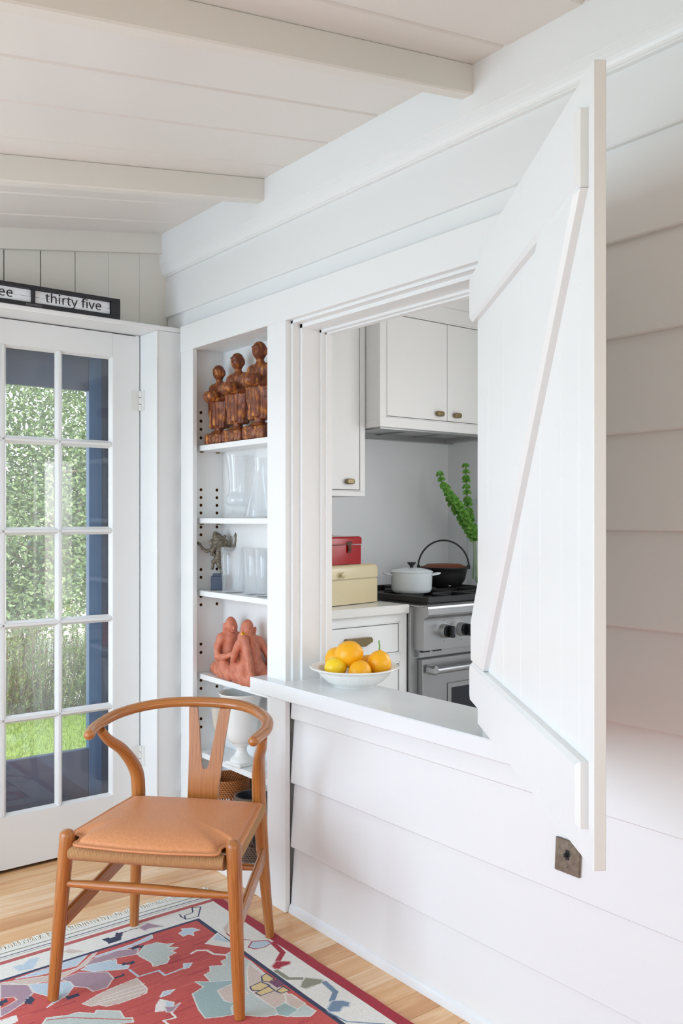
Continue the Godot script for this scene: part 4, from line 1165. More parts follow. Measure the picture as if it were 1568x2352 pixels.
const RUG = [
	["lb",0,[-632,797,-509,796,-436,777,-444,799,-467,804,-516,810,-554,817,-620,813]],
	["mv",0,[-675,833,-638,810,-559,806,-507,835,-526,863,-586,845,-650,841]],
	["nv",0,[-521,814,-483,820,-488,835,-525,830]],
	["lb",0,[-690,848,-657,835,-587,853,-597,882,-573,912,-584,926,-629,902,-666,879]],
	["nv",0,[-583,887,-550,894,-554,907,-587,901]],
	["sg",0,[-524,864,-484,828,-446,833,-428,860,-409,868,-434,880,-409,900,-437,908,-431,925,-460,932,-463,947,-482,966,-520,959,-514,936,-524,881]],
	["mv",0,[-756,862,-699,858,-636,907,-637,950,-671,986,-709,982,-714,952,-741,921,-742,889]],
	["lb",0,[-836,836,-756,878,-739,892,-740,922,-773,957,-837,984,-809,963,-808,939,-836,887]],
	["nv",0,[-635,946,-604,944,-607,957,-635,957]],
	["nv",0,[-776,960,-744,962,-746,978,-780,976]],
	["mv",0,[-896,789,-836,836,-838,886,-878,924,-921,946,-947,954]],
	["nv",0,[-871,915,-851,901,-846,924,-863,940,-874,931]],
	["rd",0,[-919,862,-887,878,-886,898,-918,911,-936,916]],
	["nv",0,[-924,878,-906,872,-908,891,-931,901]],
	["cr",0,[-952,968,-913,971,-918,999,-939,1003,-958,988]],
	["lb",0,[-853,786,-795,805,-692,819,-643,777,-717,777,-786,779]],
	["tn",0,[-894,781,-747,832,-692,830,-624,779,-615,780,-675,833,-758,861,-836,836]],
	["tn",0,[-756,1024,-700,1004,-647,995,-586,990,-587,1057,-599,1078,-664,1082,-709,1075,-722,1055,-741,1050]],
	["cr",3,[-735,1045,-670,1057,-599,1068]],
	["cr",3,[-718,1037,-659,1042,-590,1049]],
	["cr",3,[-702,1028,-648,1027,-581,1029]],
	["sg",0,[-874,1054,-854,1031,-809,1052,-781,1056,-748,1087,-739,1075,-692,1116,-697,1154,-680,1163,-686,1185,-741,1158]],
	["rd",3,[-858,1042,-806,1066,-684,1173]],
	["lb",11,[-582,933,-578,985,-518,989,-516,1023,-456,1020,-438,1001]],
	["lb",0,[-444,997,-422,1008,-442,1026,-457,1026]],
	["cr",13,[-398,957,-375,950,-351,967,-347,999,-322,1028]],
	["lb",0,[-365,819,-345,811,-345,796,-314,813,-303,839,-327,838,-337,861,-343,843,-364,846]],
	["cr",0,[-604,1148,-584,1130,-571,1149,-587,1189,-621,1177]],
	["lb",0,[-578,1144,-561,1164,-574,1181,-587,1171]],
	["mv",0,[-590,1168,-574,1181,-549,1177,-586,1204,-599,1194]],
	["lb",0,[-579,1119,-559,1099,-529,1108,-552,1120]],
	["cr",9,[-589,1202,-591,1232,-623,1225,-620,1253]],
	["sg",0,[-503,1158,-462,1146,-467,1107,-433,1134,-428,1090,-405,1084,-392,1057,-357,1079,-352,1051,-330,1048,-319,1025,-296,1016,-285,1103,-300,1317,-291,1431,-316,1442,-348,1418,-378,1384,-407,1371,-424,1357,-469,1312,-494,1303,-533,1282,-527,1236]],
	["tl",0,[-503,1158,-462,1146,-467,1107,-433,1134,-380,1164,-395,1243,-456,1281,-469,1312,-494,1303,-533,1282,-527,1236]],
	["tn",0,[-294,1109,-300,1317,-332,1347,-367,1351,-372,1283,-370,1229,-324,1147]],
	["tn",0,[-441,1185,-389,1180,-384,1252,-443,1260,-453,1241]],
	["tn",0,[-307,1312,-293,1323,-291,1384,-326,1394,-328,1350]],
	["yl",0,[-307,1197,-286,1190,-284,1227,-306,1234,-318,1218]],
	["nv",4,[-307,1197,-286,1190,-284,1227,-306,1234,-318,1218,-307,1197]],
	["yl",0,[-362,1224,-324,1219,-314,1250,-349,1257,-367,1242]],
	["nv",4,[-362,1224,-324,1219,-314,1250,-349,1257,-367,1242,-362,1224]],
	["yl",0,[-367,1259,-318,1252,-318,1281,-363,1279]],
	["nv",4,[-367,1259,-318,1252,-318,1281,-363,1279,-367,1259]],
	["yl",0,[-318,1286,-288,1276,-286,1306,-312,1302]],
	["nv",4,[-318,1286,-288,1276,-286,1306,-312,1302,-318,1286]],
	["pu",0,[-306,1234,-280,1230,-282,1275,-305,1274]],
	["tl",0,[-367,1351,-332,1347,-322,1397,-362,1407,-378,1384]],
	["cr",0,[-334,929,-270,890,-274,979,-287,996]],
	["lb",0,[-303,921,-270,890,-273,973]],
	["rd2",26,[-171,1049,-182,1119,-222,1152]],
	["rd2",0,[-253,1166,-226,1149,-193,1176,-206,1190,-227,1186,-243,1192,-255,1183]],
	["lb",0,[-245,1029,-216,1004,-176,1028,-175,1050,-208,1058,-234,1051]],
	["rd2",4,[-245,1029,-216,1004,-176,1028,-175,1050,-208,1058,-234,1051,-245,1029]],
	["rd2",5,[-249,906,-253,954,-216,994]],
	["ol",22,[-256,1194,-254,1251,-224,1274]],
	["ol",0,[-234,1289,-213,1276,-179,1315,-198,1329,-225,1325,-248,1325,-254,1309]],
	["sb",25,[-186,1328,-194,1389,-228,1418]],
	["sb",0,[-264,1442,-228,1418,-204,1436,-195,1454,-210,1469,-222,1459,-244,1473,-266,1456]],
	["sb",6,[-269,1454,-258,1518,-189,1586]],
	["nv",0,[-569,711,-557,711,-531,722,-518,697,-498,705,-527,751,-565,753,-562,736]],
	["nv",5,[-499,708,-468,706,-444,711]],
	["nv",5,[-302,704,-306,722,-302,746,-294,721,-260,715,-245,682,-220,695,-260,751,-300,748]],
	["mv",0,[-448,708,-410,696,-378,750,-423,734,-442,740]],
	["lb",0,[-838,711,-808,716,-784,696,-757,705,-795,761,-832,748]],
	["tn",0,[-693,713,-672,706,-633,754,-679,737]],
	["tn",0,[-242,875,-194,836,-240,906,-251,905]]
]
const RW = 1.70
const RL = 2.70
const RX = -0.130
const RZ = 0.592
func fill_poly(im, pts, c, jag = 0.0):
	var y0 = 1e9; var y1 = -1e9
	for p in pts:
		y0 = minf(y0, p.y); y1 = maxf(y1, p.y)
	for y in range(maxi(0, int(y0)), mini(im.get_height() - 1, int(y1) + 1) + 1):
		var xs = []
		var jy = (floor(y / 6.0) + 0.5) * 6.0 if jag > 0.0 else y + 0.5
		for i in pts.size():
			var a = pts[i]; var b = pts[(i + 1) % pts.size()]
			if (a.y <= jy) != (b.y <= jy): xs.append(a.x + (jy - a.y) / (b.y - a.y) * (b.x - a.x))
		xs.sort()
		for k in range(0, xs.size() - 1, 2):
			var xa = maxi(0, int(xs[k])); var xb = mini(im.get_width() - 1, int(xs[k + 1]))
			if xb >= xa: im.fill_rect(Rect2i(xa, y, xb - xa + 1, 1), c)
func stroke(im, pts, w, c):
	for i in pts.size() - 1:
		var d = (pts[i + 1] - pts[i]).normalized()
		var n = Vector2(-d.y, d.x) * w * 0.5
		var e = d * w * 0.3
		fill_poly(im, [pts[i] + n - e, pts[i + 1] + n + e, pts[i + 1] - n + e, pts[i] - n - e], c)

func build_rug():
	var W = 1288; var H = 2046
	var im = Image.create(W, H, false, Image.FORMAT_RGB8)
	var C = {"cr": rgb(236, 232, 222), "rd": rgb(200, 82, 74), "rd2": rgb(168, 34, 52), "nv": rgb(48, 54, 84), "lb": rgb(194, 210, 220), "sg": rgb(196, 204, 196), "tl": rgb(160, 184, 180), "mv": rgb(172, 142, 154), "tn": rgb(214, 194, 180), "yl": rgb(222, 196, 138), "pu": rgb(120, 72, 100), "ol": rgb(146, 144, 124), "sb": rgb(118, 140, 162), "pk": rgb(190, 92, 88)}
	var px = W / RW
	var R = func(x0, z0, x1, z1, c):   # metres in from the side nearest the siding wall, and from the fringed end
		im.fill_rect(Rect2i(int(x0 * px), int(z0 * px), int((x1 - x0) * px) + 1, int((z1 - z0) * px) + 1), C[c])
	R.call(0, 0, RW, RL, "cr")
	for e in [0, 1]:
		var f = func(z0, z1, c, x0 = 0.0, x1 = RW):
			if e == 0: R.call(x0, z0, x1, z1, c)
			else: R.call(x0, RL - z1, x1, RL - z0, c)
		f.call(0.022, 0.026, "ol"); f.call(0.044, 0.047, "nv"); f.call(0.056, 0.058, "ol")
		f.call(0.072, 0.090, "pk")
	R.call(0, 0.072, 0.034, RL - 0.072, "rd2"); R.call(RW - 0.034, 0.072, RW, RL - 0.072, "rd2")
	R.call(0.1365, 0.174, RW - 0.1365, RL - 0.174, "nv")
	R.call(0.150, 0.184, RW - 0.150, RL - 0.184, "rd")
	# streaky hand-dyed red
	rg.seed = 77
	for i in 2600:
		var c = C.rd.lerp(rgb(160, 42, 58) if rg.randf() < 0.55 else rgb(214, 110, 98), rg.randf() * 0.7)
		var x = 0.150 + rg.randf() * (RW - 0.42); var z = 0.184 + rg.randf() * (RL - 0.38)
		im.fill_rect(Rect2i(int(x * px), int(z * px), int((0.03 + rg.randf() * 0.09) * px), 2 + rg.randi() % 3), c)
	var shapes = []
	for s in RUG: shapes.append(s)
	for rep in 2:   # the motif comes again, turned half round, at the other end
		for s in shapes:
			var pts = []
			for i in range(0, s[2].size(), 2):
				var p = Vector2(RX - s[2][i] / 1000.0, s[2][i + 1] / 1000.0 - RZ)
				if rep == 1: p = Vector2(RW, RL) - p
				pts.append(p * px)
			if s[1] == 0:
				fill_poly(im, pts, C[s[0]], 1.0)
				if s[0] != "nv" and s[0] != "yl" and s[0] != "pu":
					var cl = pts.duplicate(); cl.append(pts[0])
					stroke(im, cl, 2.4, C.cr.lerp(C[s[0]], 0.25))
			else: stroke(im, pts, maxf(2.0, s[1] * 0.45 / 1000.0 * px * 1.3), C[s[0]])
	# wool: every knot a little lighter or darker
	for y in range(0, H, 2):
		for x in range(0, W / 2):
			if x % 2 == 0 and y > 1300: continue
			var k = im.get_pixel(x, y)
			var d = 0.90 + 0.18 * rg.randf()
			k = Color(minf(k.r * d, 1), minf(k.g * d, 1), minf(k.b * d, 1))
			im.set_pixel(x, y, k)
	var m = mat(Color.WHITE, 0.95)
	m.albedo_texture = ImageTexture.create_from_image(im)
	m.rim_enabled = true; m.rim = 0.2; m.rim_tint = 0.6
	var o = thing("rug", "flat-woven wool rug, red field with cream border and dark red edge, under the chair", "rug", V(RX - RW / 2, 0, RZ + RL / 2))
	var mb = MB.new()
	mb.st.set_smooth_group(1)
	var nz = noise(2.2, 3)
	var g = func(i, j):
		var x = i / 40.0; var z = j / 64.0
		var edge = minf(minf(i, 40 - i), minf(j, 64 - j))
		var yy = 0.0062 + 0.0016 * nz.get_noise_2d(x * 1.7, z * 2.7)
		var wob = 0.003 * nz.get_noise_2d(z * 9.0, 5.0)
		return [V(RW / 2 - x * RW + (wob if i == 0 else 0.0), yy, -RL / 2 + z * RL), Vector2(x, z)]
	for i in 40:
		for j in 64:
			var q = [g.call(i, j), g.call(i + 1, j), g.call(i + 1, j + 1), g.call(i, j + 1)]
			mb.quad(q[0][0], q[1][0], q[2][0], q[3][0], q[0][1], q[1][1], q[2][1], q[3][1])
	mb.st.set_smooth_group(-1)
	for i in 40:
		for j in [0, 64]:
			var a = g.call(i, j); var b = g.call(i + 1, j)
			mb.quad(a[0], b[0], V(b[0].x, 0.001, b[0].z), V(a[0].x, 0.001, a[0].z), a[1], b[1], b[1], a[1])
	for j in 64:
		for i in [0, 40]:
			var a = g.call(i, j); var b = g.call(i, j + 1)
			mb.quad(a[0], b[0], V(b[0].x, 0.001, b[0].z), V(a[0].x, 0.001, a[0].z), a[1], b[1], b[1], a[1])
	obj("woven_field", mb, m, o)
	for e in [-1.0, 1.0]:
		var fr = MB.new()
		for k in 420:
			var x = -RW / 2 + RW * (k + rg.randf() * 0.8) / 420.0
			var l = 0.022 + rg.randf() * 0.022
			var z = e * (RL / 2 - 0.002)
			var pts = [V(x, 0.0055, z), V(x + rg.randf_range(-0.003, 0.003), 0.0065 + rg.randf() * 0.003, z + e * l * 0.5), V(x + rg.randf_range(-0.009, 0.009), 0.0022, z + e * l)]
			fr.tube(pts, [0.0022, 0.0021, 0.0014], 4, V(0, 1, 0))
		meta(obj("fringe", fr, M.fringe, o), "knotted cream fringe", "", "", "stuff")

# ---------------------------------------------------------------- kitchen behind the pass-through
func build_kitchen():
	var s = struct("floor_kitchen", "plain kitchen floor beyond the pass-through", "floor")
	obj("slab", MB.new().span(V(0.145, -0.1, -0.35), V(1.96, 0.0, 3.1)), M.kitchen_floor, s)
	s = struct("ceiling_kitchen", "white kitchen ceiling with a shallow panel moulding", "ceiling")
	obj("slab", MB.new().span(V(0.145, 2.42, -0.35), V(1.96, 2.52, 3.1)), M.kitchen, s)
	obj("ceiling_moulding", MB.new().span(V(0.6, 2.405, 0.55), V(1.7, 2.4195, 0.60), 0.004).span(V(0.6, 2.405, 1.6), V(1.7, 2.4195, 1.65), 0.004).span(V(0.6, 2.405, 0.55), V(0.65, 2.4195, 1.65), 0.004).span(V(1.65, 2.405, 0.55), V(1.7, 2.4195, 1.65), 0.004), M.kitchen, s)
	s = struct("wall_kitchen_back", "pale grey-blue kitchen splashback wall behind the range", "wall")
	obj("wall_panel", MB.new().span(V(0.145, 0, -0.35), V(1.96, 2.42, -0.25)), M.splash, s)
	s = struct("wall_kitchen_right", "pale kitchen side wall with a window near the sink", "wall")
	for b in [[V(1.863, 0, -0.25), V(1.96, 2.42, 0.95)], [V(1.863, 0, 2.15), V(1.96, 2.42, 3.0)], [V(1.863, 0, 0.95), V(1.96, 1.02, 2.15)], [V(1.863, 2.08, 0.95), V(1.96, 2.42, 2.15)]]:
		obj("wall_panel", MB.new().span(b[0], b[1]), M.splash, s)
	obj("pale_panel", MB.new().span(V(1.857, 0.915, -0.10), V(1.864, 1.395, 0.90), 0.001), M.enamel_white, s)  # paler sheet over the lower part of the side wall
	var kw = struct("window_5", "white kitchen window in the side wall", "window")
	var fr = MB.new()
	for e in [[1.02, 1.07], [2.03, 2.08]]: fr.span(V(1.88, e[0], 0.95), V(1.94, e[1], 2.15))
	for e in [[0.95, 1.0], [1.53, 1.57], [2.10, 2.15]]: fr.span(V(1.88, 1.02, e[0]), V(1.94, 2.08, e[1]))
	obj("window_frame", fr, M.kitchen, kw)
	obj("pane", MB.new().span(V(1.908, 1.05, 0.98), V(1.912, 2.05, 2.12)), M.pane, kw)
	s = struct("wall_kitchen_front", "plain kitchen wall with an added window, opposite the range", "wall")
	for b in [[V(0.145, 0, 3.0), V(0.4, 2.42, 3.1)], [V(1.6, 0, 3.0), V(1.96, 2.42, 3.1)], [V(0.4, 0, 3.0), V(1.6, 0.65, 3.1)], [V(0.4, 1.75, 3.0), V(1.6, 2.42, 3.1)]]:
		obj("wall_panel", MB.new().span(b[0], b[1]), M.kitchen, s)
	kw = struct("window_7", "unseen white kitchen window added for fill opposite the range", "window")  # unseen window, added so the splashback and range get more light
	fr = MB.new()
	for e in [[0.65, 0.7], [1.7, 1.75]]: fr.span(V(0.4, e[0], 3.02), V(1.6, e[1], 3.08))
	for e in [[0.4, 0.45], [0.98, 1.02], [1.55, 1.6]]: fr.span(V(e[0], 0.65, 3.02), V(e[1], 1.75, 3.08))
	obj("window_frame", fr, M.kitchen, kw)
	obj("pane", MB.new().span(V(0.42, 0.67, 3.048), V(1.58, 1.73, 3.052)), M.pane, kw)
	# base units and worktop
	var c = thing("drawer_unit", "white inset drawer unit between the pass-through wall and the range", "cabinet", V(0.69, 0, 0.08))
	var O = V(0.69, 0, 0.08)
	var W = func(a, b, bev = 0.0): return MB.new().span(a - O, b - O, bev)
	obj("body", W.call(V(0.425, 0.10, -0.249), V(0.955, 0.8749, 0.388)), M.kitchen, c)
	obj("plinth", W.call(V(0.425, 0.0, -0.249), V(0.955, 0.10, 0.34)), M.kitchen, c)
	var fm = MB.new()
	for q in [[V(0.915, 0.10, 0.388), V(0.955, 0.8749, 0.41)], [V(0.425, 0.10, 0.388), V(0.465, 0.8749, 0.41)], [V(0.465, 0.842, 0.388), V(0.915, 0.8749, 0.41)], [V(0.465, 0.667, 0.388), V(0.915, 0.704, 0.41)], [V(0.465, 0.40, 0.388), V(0.915, 0.437, 0.41)], [V(0.465, 0.10, 0.388), V(0.915, 0.14, 0.41)]]:
		fm.span(q[0] - O, q[1] - O, 0.001)
	obj("face_frame", fm, M.kitchen, c)
	for yy in [[0.704, 0.842], [0.437, 0.667], [0.14, 0.40]]:
		var bd = MB.new()   # bead round each opening
		for q in [[V(0.465, yy[0], 0.40), V(0.471, yy[1], 0.4135)], [V(0.909, yy[0], 0.40), V(0.915, yy[1], 0.4135)], [V(0.465, yy[0], 0.40), V(0.915, yy[0] + 0.006, 0.4135)], [V(0.465, yy[1] - 0.006, 0.40), V(0.915, yy[1], 0.4135)]]: bd.span(q[0] - O, q[1] - O, 0.0015)
		obj("bead", bd, M.kitchen, c)
		var dr = obj("drawer", W.call(V(0.4745, yy[0] + 0.0085, 0.389), V(0.9055, yy[1] - 0.0095, 0.409), 0.001), M.kitchen, c)
		var hy = yy[1] - 0.068
		var pg = [Vector2(-0.066, 0.016), Vector2(0.060, 0.016), Vector2(0.068, 0.008), Vector2(0.068, -0.003), Vector2(0.030, -0.021), Vector2(-0.002, -0.021), Vector2(-0.066, -0.010), Vector2(-0.070, 0.0), Vector2(-0.070, 0.012)]
		obj("pull", MB.new().prism(pg, 0.022, Transform3D(Basis(), V(0.677, hy, 0.410) - O)), M.bronze, dr)
	c = thing("sink_unit", "white base cabinet in the corner left of the drawer unit", "cabinet", V(0.28, 0, 0.08))
	obj("body", MB.new().span(V(0.158, 0.0, -0.249) - V(0.28, 0, 0.08), V(0.424, 0.8749, 0.388) - V(0.28, 0, 0.08)), M.kitchen, c)
	obj("door", MB.new().span(V(0.16, 0.10, 0.3885) - V(0.28, 0, 0.08), V(0.418, 0.86, 0.409) - V(0.28, 0, 0.08), 0.002), M.kitchen, c)
	meta(obj("worktop", MB.new().span(V(0.156, 0.8752, -0.2495), V(0.957, 0.915, 0.431), 0.005), M.counter), "pale stone worktop carrying the cream bread bin", "worktop")
	c = thing("filler_unit", "narrow white base cabinet right of the range", "cabinet", V(1.79, 0, 0.08))
	obj("body", MB.new().span(V(-0.058, 0, -0.329), V(0.072, 0.8749, 0.30)), M.kitchen, c)
	obj("door", MB.new().span(V(-0.055, 0.1, 0.3005), V(0.069, 0.86, 0.32), 0.002), M.kitchen, c)
	meta(obj("worktop", MB.new().span(V(1.730, 0.8752, -0.2495), V(1.8625, 0.915, 0.431), 0.005), M.counter), "narrow strip of worktop right of the range", "worktop")
	# wall units
	c = thing("wall_cabinet", "tall white wall cabinet with one bronze knob, next to the pass-through wall", "cabinet", V(0.57, 1.391, -0.085))
	O = V(0.57, 1.391, -0.085)
	W = func(a, b, bev = 0.0): return MB.new().span(a - O, b - O, bev)
	obj("body", W.call(V(0.157, 1.391, -0.2495), V(0.992, 2.419, 0.058), 0.001), M.kitchen, c)
	fm = MB.new()
	for q in [[V(0.15, 1.391, 0.058), V(0.992, 1.414, 0.08)], [V(0.9656, 1.414, 0.058), V(0.992, 2.419, 0.08)], [V(0.56, 1.414, 0.058), V(0.60, 2.419, 0.08)], [V(0.15, 1.414, 0.058), V(0.19, 2.419, 0.08)], [V(0.15, 2.36, 0.058), V(0.992, 2.419, 0.08)]]: fm.span(q[0] - O, q[1] - O, 0.001)
	obj("face_frame", fm, M.kitchen, c)
	for q in [[0.19, 0.56], [0.60, 0.9656]]:
		var bd = MB.new()
		for e in [[V(q[1] - 0.005, 1.414, 0.06), V(q[1], 2.36, 0.083)], [V(q[0], 1.414, 0.06), V(q[0] + 0.005, 2.36, 0.083)], [V(q[0], 1.414, 0.06), V(q[1], 1.419, 0.083)]]: bd.span(e[0] - O, e[1] - O, 0.0015)
		obj("bead", bd, M.kitchen, c)
		var d = obj("door", W.call(V(q[0] + 0.008, 1.4225, 0.0585), V(q[1] - 0.008, 2.352, 0.079), 0.001), M.kitchen, c)
		knob(d, V(q[1] - 0.072, 1.459, 0.079) - O)
	c = thing("hood_cabinet", "white two-door wall cabinet over the cooker hood", "cabinet", V(1.43, 1.7125, -0.035))
	O = V(1.43, 1.7125, -0.035)
	W = func(a, b, bev = 0.0): return MB.new().span(a - O, b - O, bev)
	obj("body", W.call(V(0.998, 1.745, -0.2495), V(1.8625, 2.32, 0.158), 0.001), M.kitchen, c)
	obj("side_skirt", W.call(V(0.998, 1.7125, -0.2495), V(1.018, 1.745, 0.158)), M.kitchen, c)
	fm = MB.new()
	for q in [[V(0.998, 1.7125, 0.158), V(1.8625, 1.757, 0.18)], [V(0.998, 1.757, 0.158), V(1.037, 2.32, 0.18)], [V(1.831, 1.757, 0.158), V(1.8625, 2.32, 0.18)], [V(0.998, 2.246, 0.158), V(1.8625, 2.32, 0.18)]]: fm.span(q[0] - O, q[1] - O, 0.001)
	obj("face_frame", fm, M.kitchen, c)
	var bd2 = MB.new()
	for e in [[V(1.037, 1.757, 0.16), V(1.042, 2.246, 0.183)], [V(1.826, 1.757, 0.16), V(1.831, 2.246, 0.183)], [V(1.037, 1.757, 0.16), V(1.831, 1.762, 0.183)], [V(1.037, 2.241, 0.16), V(1.831, 2.246, 0.183)]]: bd2.span(e[0] - O, e[1] - O, 0.0015)
	obj("bead", bd2, M.kitchen, c)
	for q in [[1.0455, 1.4315, 1.373], [1.4345, 1.8225, 1.4925]]:
		var d = obj("door", W.call(V(q[0], 1.7655, 0.1585), V(q[1], 2.2375, 0.179), 0.001), M.kitchen, c)
		knob(d, V(q[2], 1.796, 0.179) - O)
	obj("crown", W.call(V(0.998, 2.32, -0.2495), V(1.8625, 2.4195, 0.20), 0.006), M.kitchen, c)
	# hood
	c = thing("cooker_hood", "stainless built-in cooker hood under the two-door cabinet", "hood", V(1.43, 1.70, -0.04))
	O = V(1.43, 1.70, -0.04)
	fm = MB.new()
	for q in [[V(1.02, 1.704, 0.115), V(1.861, 1.744, 0.156)], [V(1.02, 1.698, -0.249), V(1.861, 1.744, -0.20)], [V(1.02, 1.704, -0.20), V(1.065, 1.744, 0.115)], [V(1.80, 1.704, -0.20), V(1.861, 1.744, 0.115)]]: fm.span(q[0] - O, q[1] - O, 0.002)
	obj("rim", fm, M.steel, c)
	for i in 3:
		var x = 1.068 + i * 0.245
		obj("filter", MB.new().span(V(x, 1.722, -0.198) - O, V(x + 0.236, 1.735, 0.113) - O), M.steel, c)
		obj("filter_bar", MB.new().span(V(x + 0.237, 1.715, -0.199) - O, V(x + 0.244, 1.74, 0.114) - O), M.steel, c)
	build_range()
	kitchen_things()

func knob(parent, at):
	var m = MB.new()
	var pr = [Vector2(0.80, 0.0), Vector2(0.98, 0.2)]
	for i in 9:
		var a = PI / 2 * i / 8.0
		pr.append(Vector2(0.70 + 0.30 * cos(a), 0.55 + 0.45 * sin(a)))
	pr.append(Vector2(0.0, 1.02))
	var sq = func(t, y): return pow(pow(absf(cos(t)), 3.5) + pow(absf(sin(t)), 3.5), -1.0 / 3.5)
	m.lathe(pr, 32, Transform3D(Basis(V(0.0255, 0, 0), V(0, 0, 0.018), V(0, -0.0130, 0)), at + V(0, 0, 0.004)), 0.3, sq)
	m.box(at + V(0, 0, 0.003), V(0.018, 0.009, 0.007), 0.001)
	obj("knob", m, M.bronze, parent)

func build_range():
	var c = thing("range_cooker", "stainless steel gas range with black grates and dark knobs", "cooker", V(1.345, 0, 0.10))
	var O = V(1.345, 0, 0.10)
	var W = func(a, b, bev = 0.0): return MB.new().span(a - O, b - O, bev)
	obj("body", W.call(V(0.960, 0.08, -0.245), V(1.727, 0.905, 0.43), 0.002), M.steel, c)
	obj("cooktop", W.call(V(0.960, 0.9052, -0.245), V(1.727, 0.913, 0.50), 0.002), M.steel, c)
	obj("burner_tray", W.call(V(1.0, 0.9132, -0.20), V(1.69, 0.917, 0.49)), M.black, c)
	obj("toe_plate", W.call(V(0.97, 0.0, -0.24), V(1.717, 0.08, 0.38)), M.steel, c)
	# control panel: bull-nosed front edge over a flat fascia
	var pg = [Vector2(0.4305, 0.912), Vector2(0.512, 0.912), Vector2(0.520, 0.908), Vector2(0.523, 0.900), Vector2(0.523, 0.874), Vector2(0.520, 0.866), Vector2(0.510, 0.860), Vector2(0.500, 0.857), Vector2(0.495, 0.851), Vector2(0.494, 0.842), Vector2(0.494, 0.7165), Vector2(0.4305, 0.7165)]
	var T = Transform3D(Basis(V(0, 0, 1), V(0, 1, 0), V(-1, 0, 0)), V(1.710, 0, 0) - O)
	var cp = obj("control_panel", MB.new().prism(pg, 0.732, T), M.steel, c)
	for x in [1.099, 1.207, 1.485, 1.593]:
		var k = obj("knob_bezel", MB.new().lathe([Vector2(0.034, 0), Vector2(0.033, 0.006), Vector2(0.030, 0.022), Vector2(0.028, 0.026), Vector2(0, 0.026)], 32, Transform3D(Basis(V(1, 0, 0), PI / 2), V(x, 0.796, 0.494) - O), 0.7), M.steel, c)
		obj("knob", MB.new().lathe([Vector2(0.0275, 0.0), Vector2(0.027, 0.010), Vector2(0.0255, 0.012), Vector2(0, 0.012)], 32, Transform3D(Basis(V(1, 0, 0), PI / 2), V(x, 0.796, 0.520) - O), 0.7).box(V(x, 0.796, 0.545) - O, V(0.018, 0.052, 0.030), 0.005), M.knob, k)
		obj("pointer", MB.new().box(V(x, 0.801, 0.5603) - O, V(0.0035, 0.036, 0.001), 0.0003), M.slate, k)
		obj("dot", MB.new().box(V(x, 0.8405, 0.4942) - O, V(0.004, 0.004, 0.001), 0.0005), M.ink, c)
		obj("dot", MB.new().box(V(x, 0.7485, 0.4942) - O, V(0.004, 0.004, 0.001), 0.0005), M.ink, c)
	obj("oven_dial_frame", W.call(V(1.288, 0.752, 0.4942), V(1.40, 0.842, 0.508), 0.004), M.steel, c)
	for x in [[1.0, 1.045], [1.07, 1.115]]: obj("vent_slot", W.call(V(x[0], 0.7035, 0.4306), V(x[1], 0.7105, 0.462)), M.black, c)
	obj("vent_plate", W.call(V(0.99, 0.682, 0.4306), V(1.70, 0.7163, 0.452)), M.steel, c)
	# oven door
	var d = obj("oven_door", W.call(V(1.002, 0.14, 0.4306), V(1.70, 0.675, 0.462), 0.003), M.steel, c)
	obj("window_frame", W.call(V(1.152, 0.22, 0.4622), V(1.55, 0.556, 0.468), 0.004), M.steel, d)
	obj("window", W.call(V(1.172, 0.24, 0.4682), V(1.53, 0.534, 0.4695), 0.0005), M.oven_glass, d)
	var h = obj("handle", MB.new().tube([V(1.03, 0.628, 0.513) - O, V(1.672, 0.628, 0.513) - O], 0.0145, 20), M.steel, d)
	for x in [1.012, 1.662]:
		obj("bracket", W.call(V(x, 0.610, 0.4622), V(x + 0.030, 0.650, 0.530), 0.010), M.steel, h)
	# grates: two frames with cross fingers
	for g in 2:
		var x0 = 1.002 + g * 0.345; var x1 = x0 + 0.338
		var m = MB.new()
		for q in [[V(x0, 0.919, 0.475), V(x1, 0.946, 0.495)], [V(x0, 0.919, -0.195), V(x1, 0.946, -0.177)], [V(x0, 0.919, -0.177), V(x0 + 0.016, 0.946, 0.475)], [V(x1 - 0.016, 0.919, -0.177), V(x1, 0.946, 0.475)]]: m.span(q[0] - O, q[1] - O, 0.003)
		for zc in [0.315, -0.015]:
			var xc = (x0 + x1) * 0.5
			for a in [[V(x0 + 0.01, 0.938, zc), V(xc - 0.03, 0.938, zc)], [V(x1 - 0.01, 0.938, zc), V(xc + 0.03, 0.938, zc)], [V(xc, 0.938, zc + 0.15), V(xc, 0.938, zc + 0.03)], [V(xc, 0.938, zc - 0.15), V(xc, 0.938, zc - 0.03)]]:
				m.beam(a[0] - O, a[1] - O, 0.012, 0.016, 0.003)
		m.span(V(x0 + 0.012, 0.93, 0.143) - O, V(x1 - 0.012, 0.946, 0.157) - O, 0.003)
		obj("grate", m, M.black, c)
		for zc in [0.315, -0.015]:
			var b = obj("burner", MB.new().lathe([Vector2(0.042, 0.917), Vector2(0.040, 0.924), Vector2(0.028, 0.925), Vector2(0.027, 0.930), Vector2(0, 0.931)], 24, Transform3D(Basis(), V((x0 + x1) * 0.5, 0, zc) - O), 0.7), M.iron, c)

